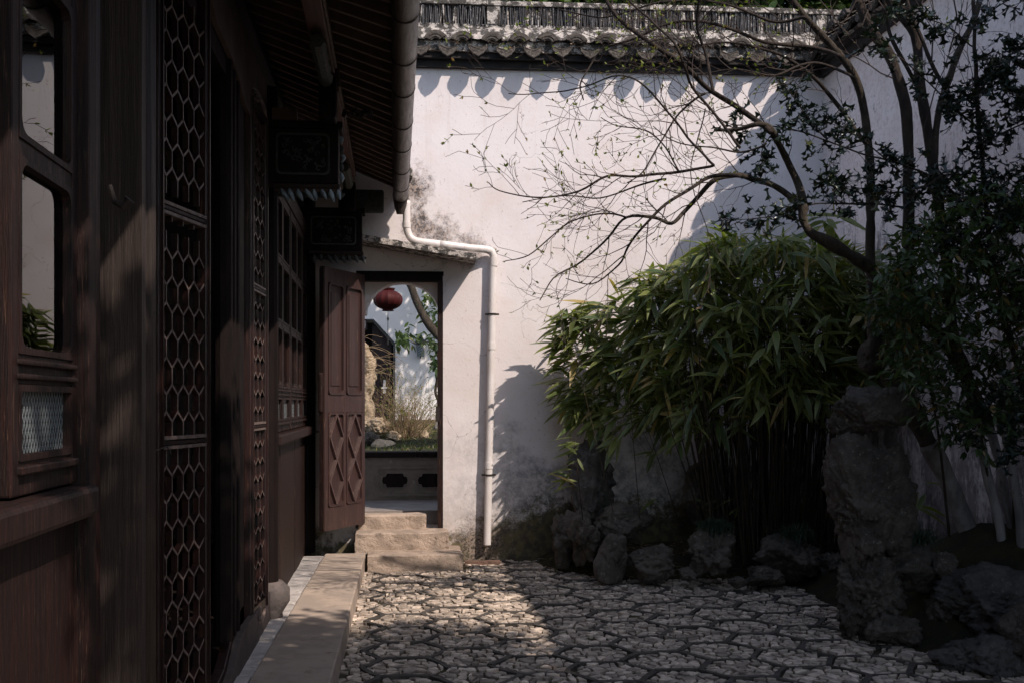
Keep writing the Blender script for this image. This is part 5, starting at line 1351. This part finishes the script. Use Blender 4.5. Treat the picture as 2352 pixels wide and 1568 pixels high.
for i in range(420):
    cl = rg.choice([(985, 700, 30, 45), (1000, 740, 22, 50), (950, 770, 35, 22), (925, 780, 15, 20), (995, 790, 20, 25), (1000, 830, 12, 16), (1000, 680, 20, 20), (1015, 760, 20, 60)]); px = rg.gauss(cl[0], cl[2] * .5); py = rg.gauss(cl[1], cl[3] * .5)
    P.append(tuple(at_d(px, py, rg.uniform(15.2, 16.0)))); D.append((rg.gauss(0, .7), rg.gauss(0, .7), rg.gauss(-.4, .5))); U.append((rg.gauss(0, .6), rg.gauss(0, .6), 1)); l = rg.uniform(.07, .14); L.append(l); W.append(l * .2)
leaves(FT, M_pitto, P, D, U, L, W, OVAL, .2, .25, 60)
AR = thing('arching_bare_bush', 'thin bare arching stems over the pale rocks beyond the doorway', 'bush', at_d(820, 900, 15.1))
for k in range(20):
    a = at_d(800, rg.uniform(800, 900), 15.0); b = at_d(rg.uniform(870, 945), rg.uniform(770, 880), 15.0); mth = (a + b) / 2 + Vector((0, rg.gauss(0, .05), rg.uniform(.02, .2)))
    m, _, _ = limb([a, mth, b], .004, .0018, n=5); wobj('stem', m, M_tan, AR)

# ---- canopies outside the frame edge: two added to shade the yard and far wall, one behind the ridge
def canopy(name, label, base, top, blobs, nl, lsize, mat, seed, trunk_r=.12, singles=0):
    T = thing(name, label, 'tree', base); rg = random.Random(seed); base = Vector(base); top = Vector(top)
    m, sp_, rd_ = limb([base, base.lerp(top, .5) + Vector((.1, .05, 0)), top], trunk_r, trunk_r * .6, knob=.15, n=12); wobj('trunk', m, M_bark, T, smooth=True)
    P, D, U, L, W = [], [], [], [], []
    for (c, r) in blobs:
        c = Vector(c); m, _, _ = limb([top, top.lerp(c, .6) + Vector((0, 0, .15)), c], trunk_r * .4, .012); wobj('branch', m, M_bark, T, smooth=True)
    tot = sum(r[0] * r[1] for c, r in blobs)
    for (c, r) in blobs:
        k = int(nl * r[0] * r[1] / tot)
        for _ in range(k):
            v = Vector((rg.gauss(0, 1), rg.gauss(0, 1), rg.gauss(0, 1))).normalized() * rg.random() ** .45; p = Vector(c) + Vector((v.x * r[0], v.y * r[1], v.z * r[2]))
            P.append(tuple(p)); D.append((rg.gauss(0, 1), rg.gauss(0, 1), rg.gauss(-.2, .5))); U.append((rg.gauss(0, .5), rg.gauss(0, .5), 1)); l = rg.uniform(*lsize); L.append(l); W.append(l * rg.uniform(.2, .3))
    leaves(T, mat, P, D, U, L, W, OVAL, .2, .2, singles)
canopy('added_shade_tree', 'unseen leafy tree added beside the viewer so its crown shades the near paving', (3.3, 1.6, 0), (3.0, 2.2, 3.3),  # out of view, added to shade the near paving and facade
       [((2.9, 2.4, 4.6), (1.1, 1.0, .8)), ((2.2, 2.0, 4.9), (1.0, 1.0, .8)), ((3.2, 2.0, 4.6), (1.1, 1.0, .9)), ((2.0, 1.2, 4.9), (.9, .9, .7)), ((3.4, .5, 4.6), (1., 1., .8)), ((3.4, 2.7, 4.9), (.7, .8, .6)), ((1.6, 1.6, 5.0), (.6, .7, .5)), ((1.9, .25, 4.9), (.8, .65, .5))], 9000, (.09, .15), M_can, 3)
canopy('garden_camellia', 'bushy evergreen tree behind the back wall, leaf tips showing above the ridge', (3.4, 11.3, 0), (2.6, 11.1, 4.7),
       [((x_, 10.95, 5.72 + .06 * sin(x_ * 3)), (.6, .33, .42)) for x_ in (-.2, .6, 1.4, 2.2, 3.0, 3.8, 4.6)], 11000, (.08, .16), M_pitto, 4, singles=120)
canopy('shading_tree', 'unseen evergreen added in the far garden so its crown shades the far white wall', (4.4, 16.6, 0), (3.6, 16.4, 4.2),  # hidden crown, added to keep sun off the far wall
       [((2.6, 16.4, 5.8), (1.6, 1.1, .6)), ((1.2, 16.0, 5.9), (1.2, 1.1, .6)), ((4.2, 16.6, 5.6), (1.2, 1.1, .7)), ((3.4, 17.2, 4.6), (1.2, .7, .6)), ((.2, 16.6, 6.2), (1., .9, .5))], 7000, (.08, .16), M_can, 5)
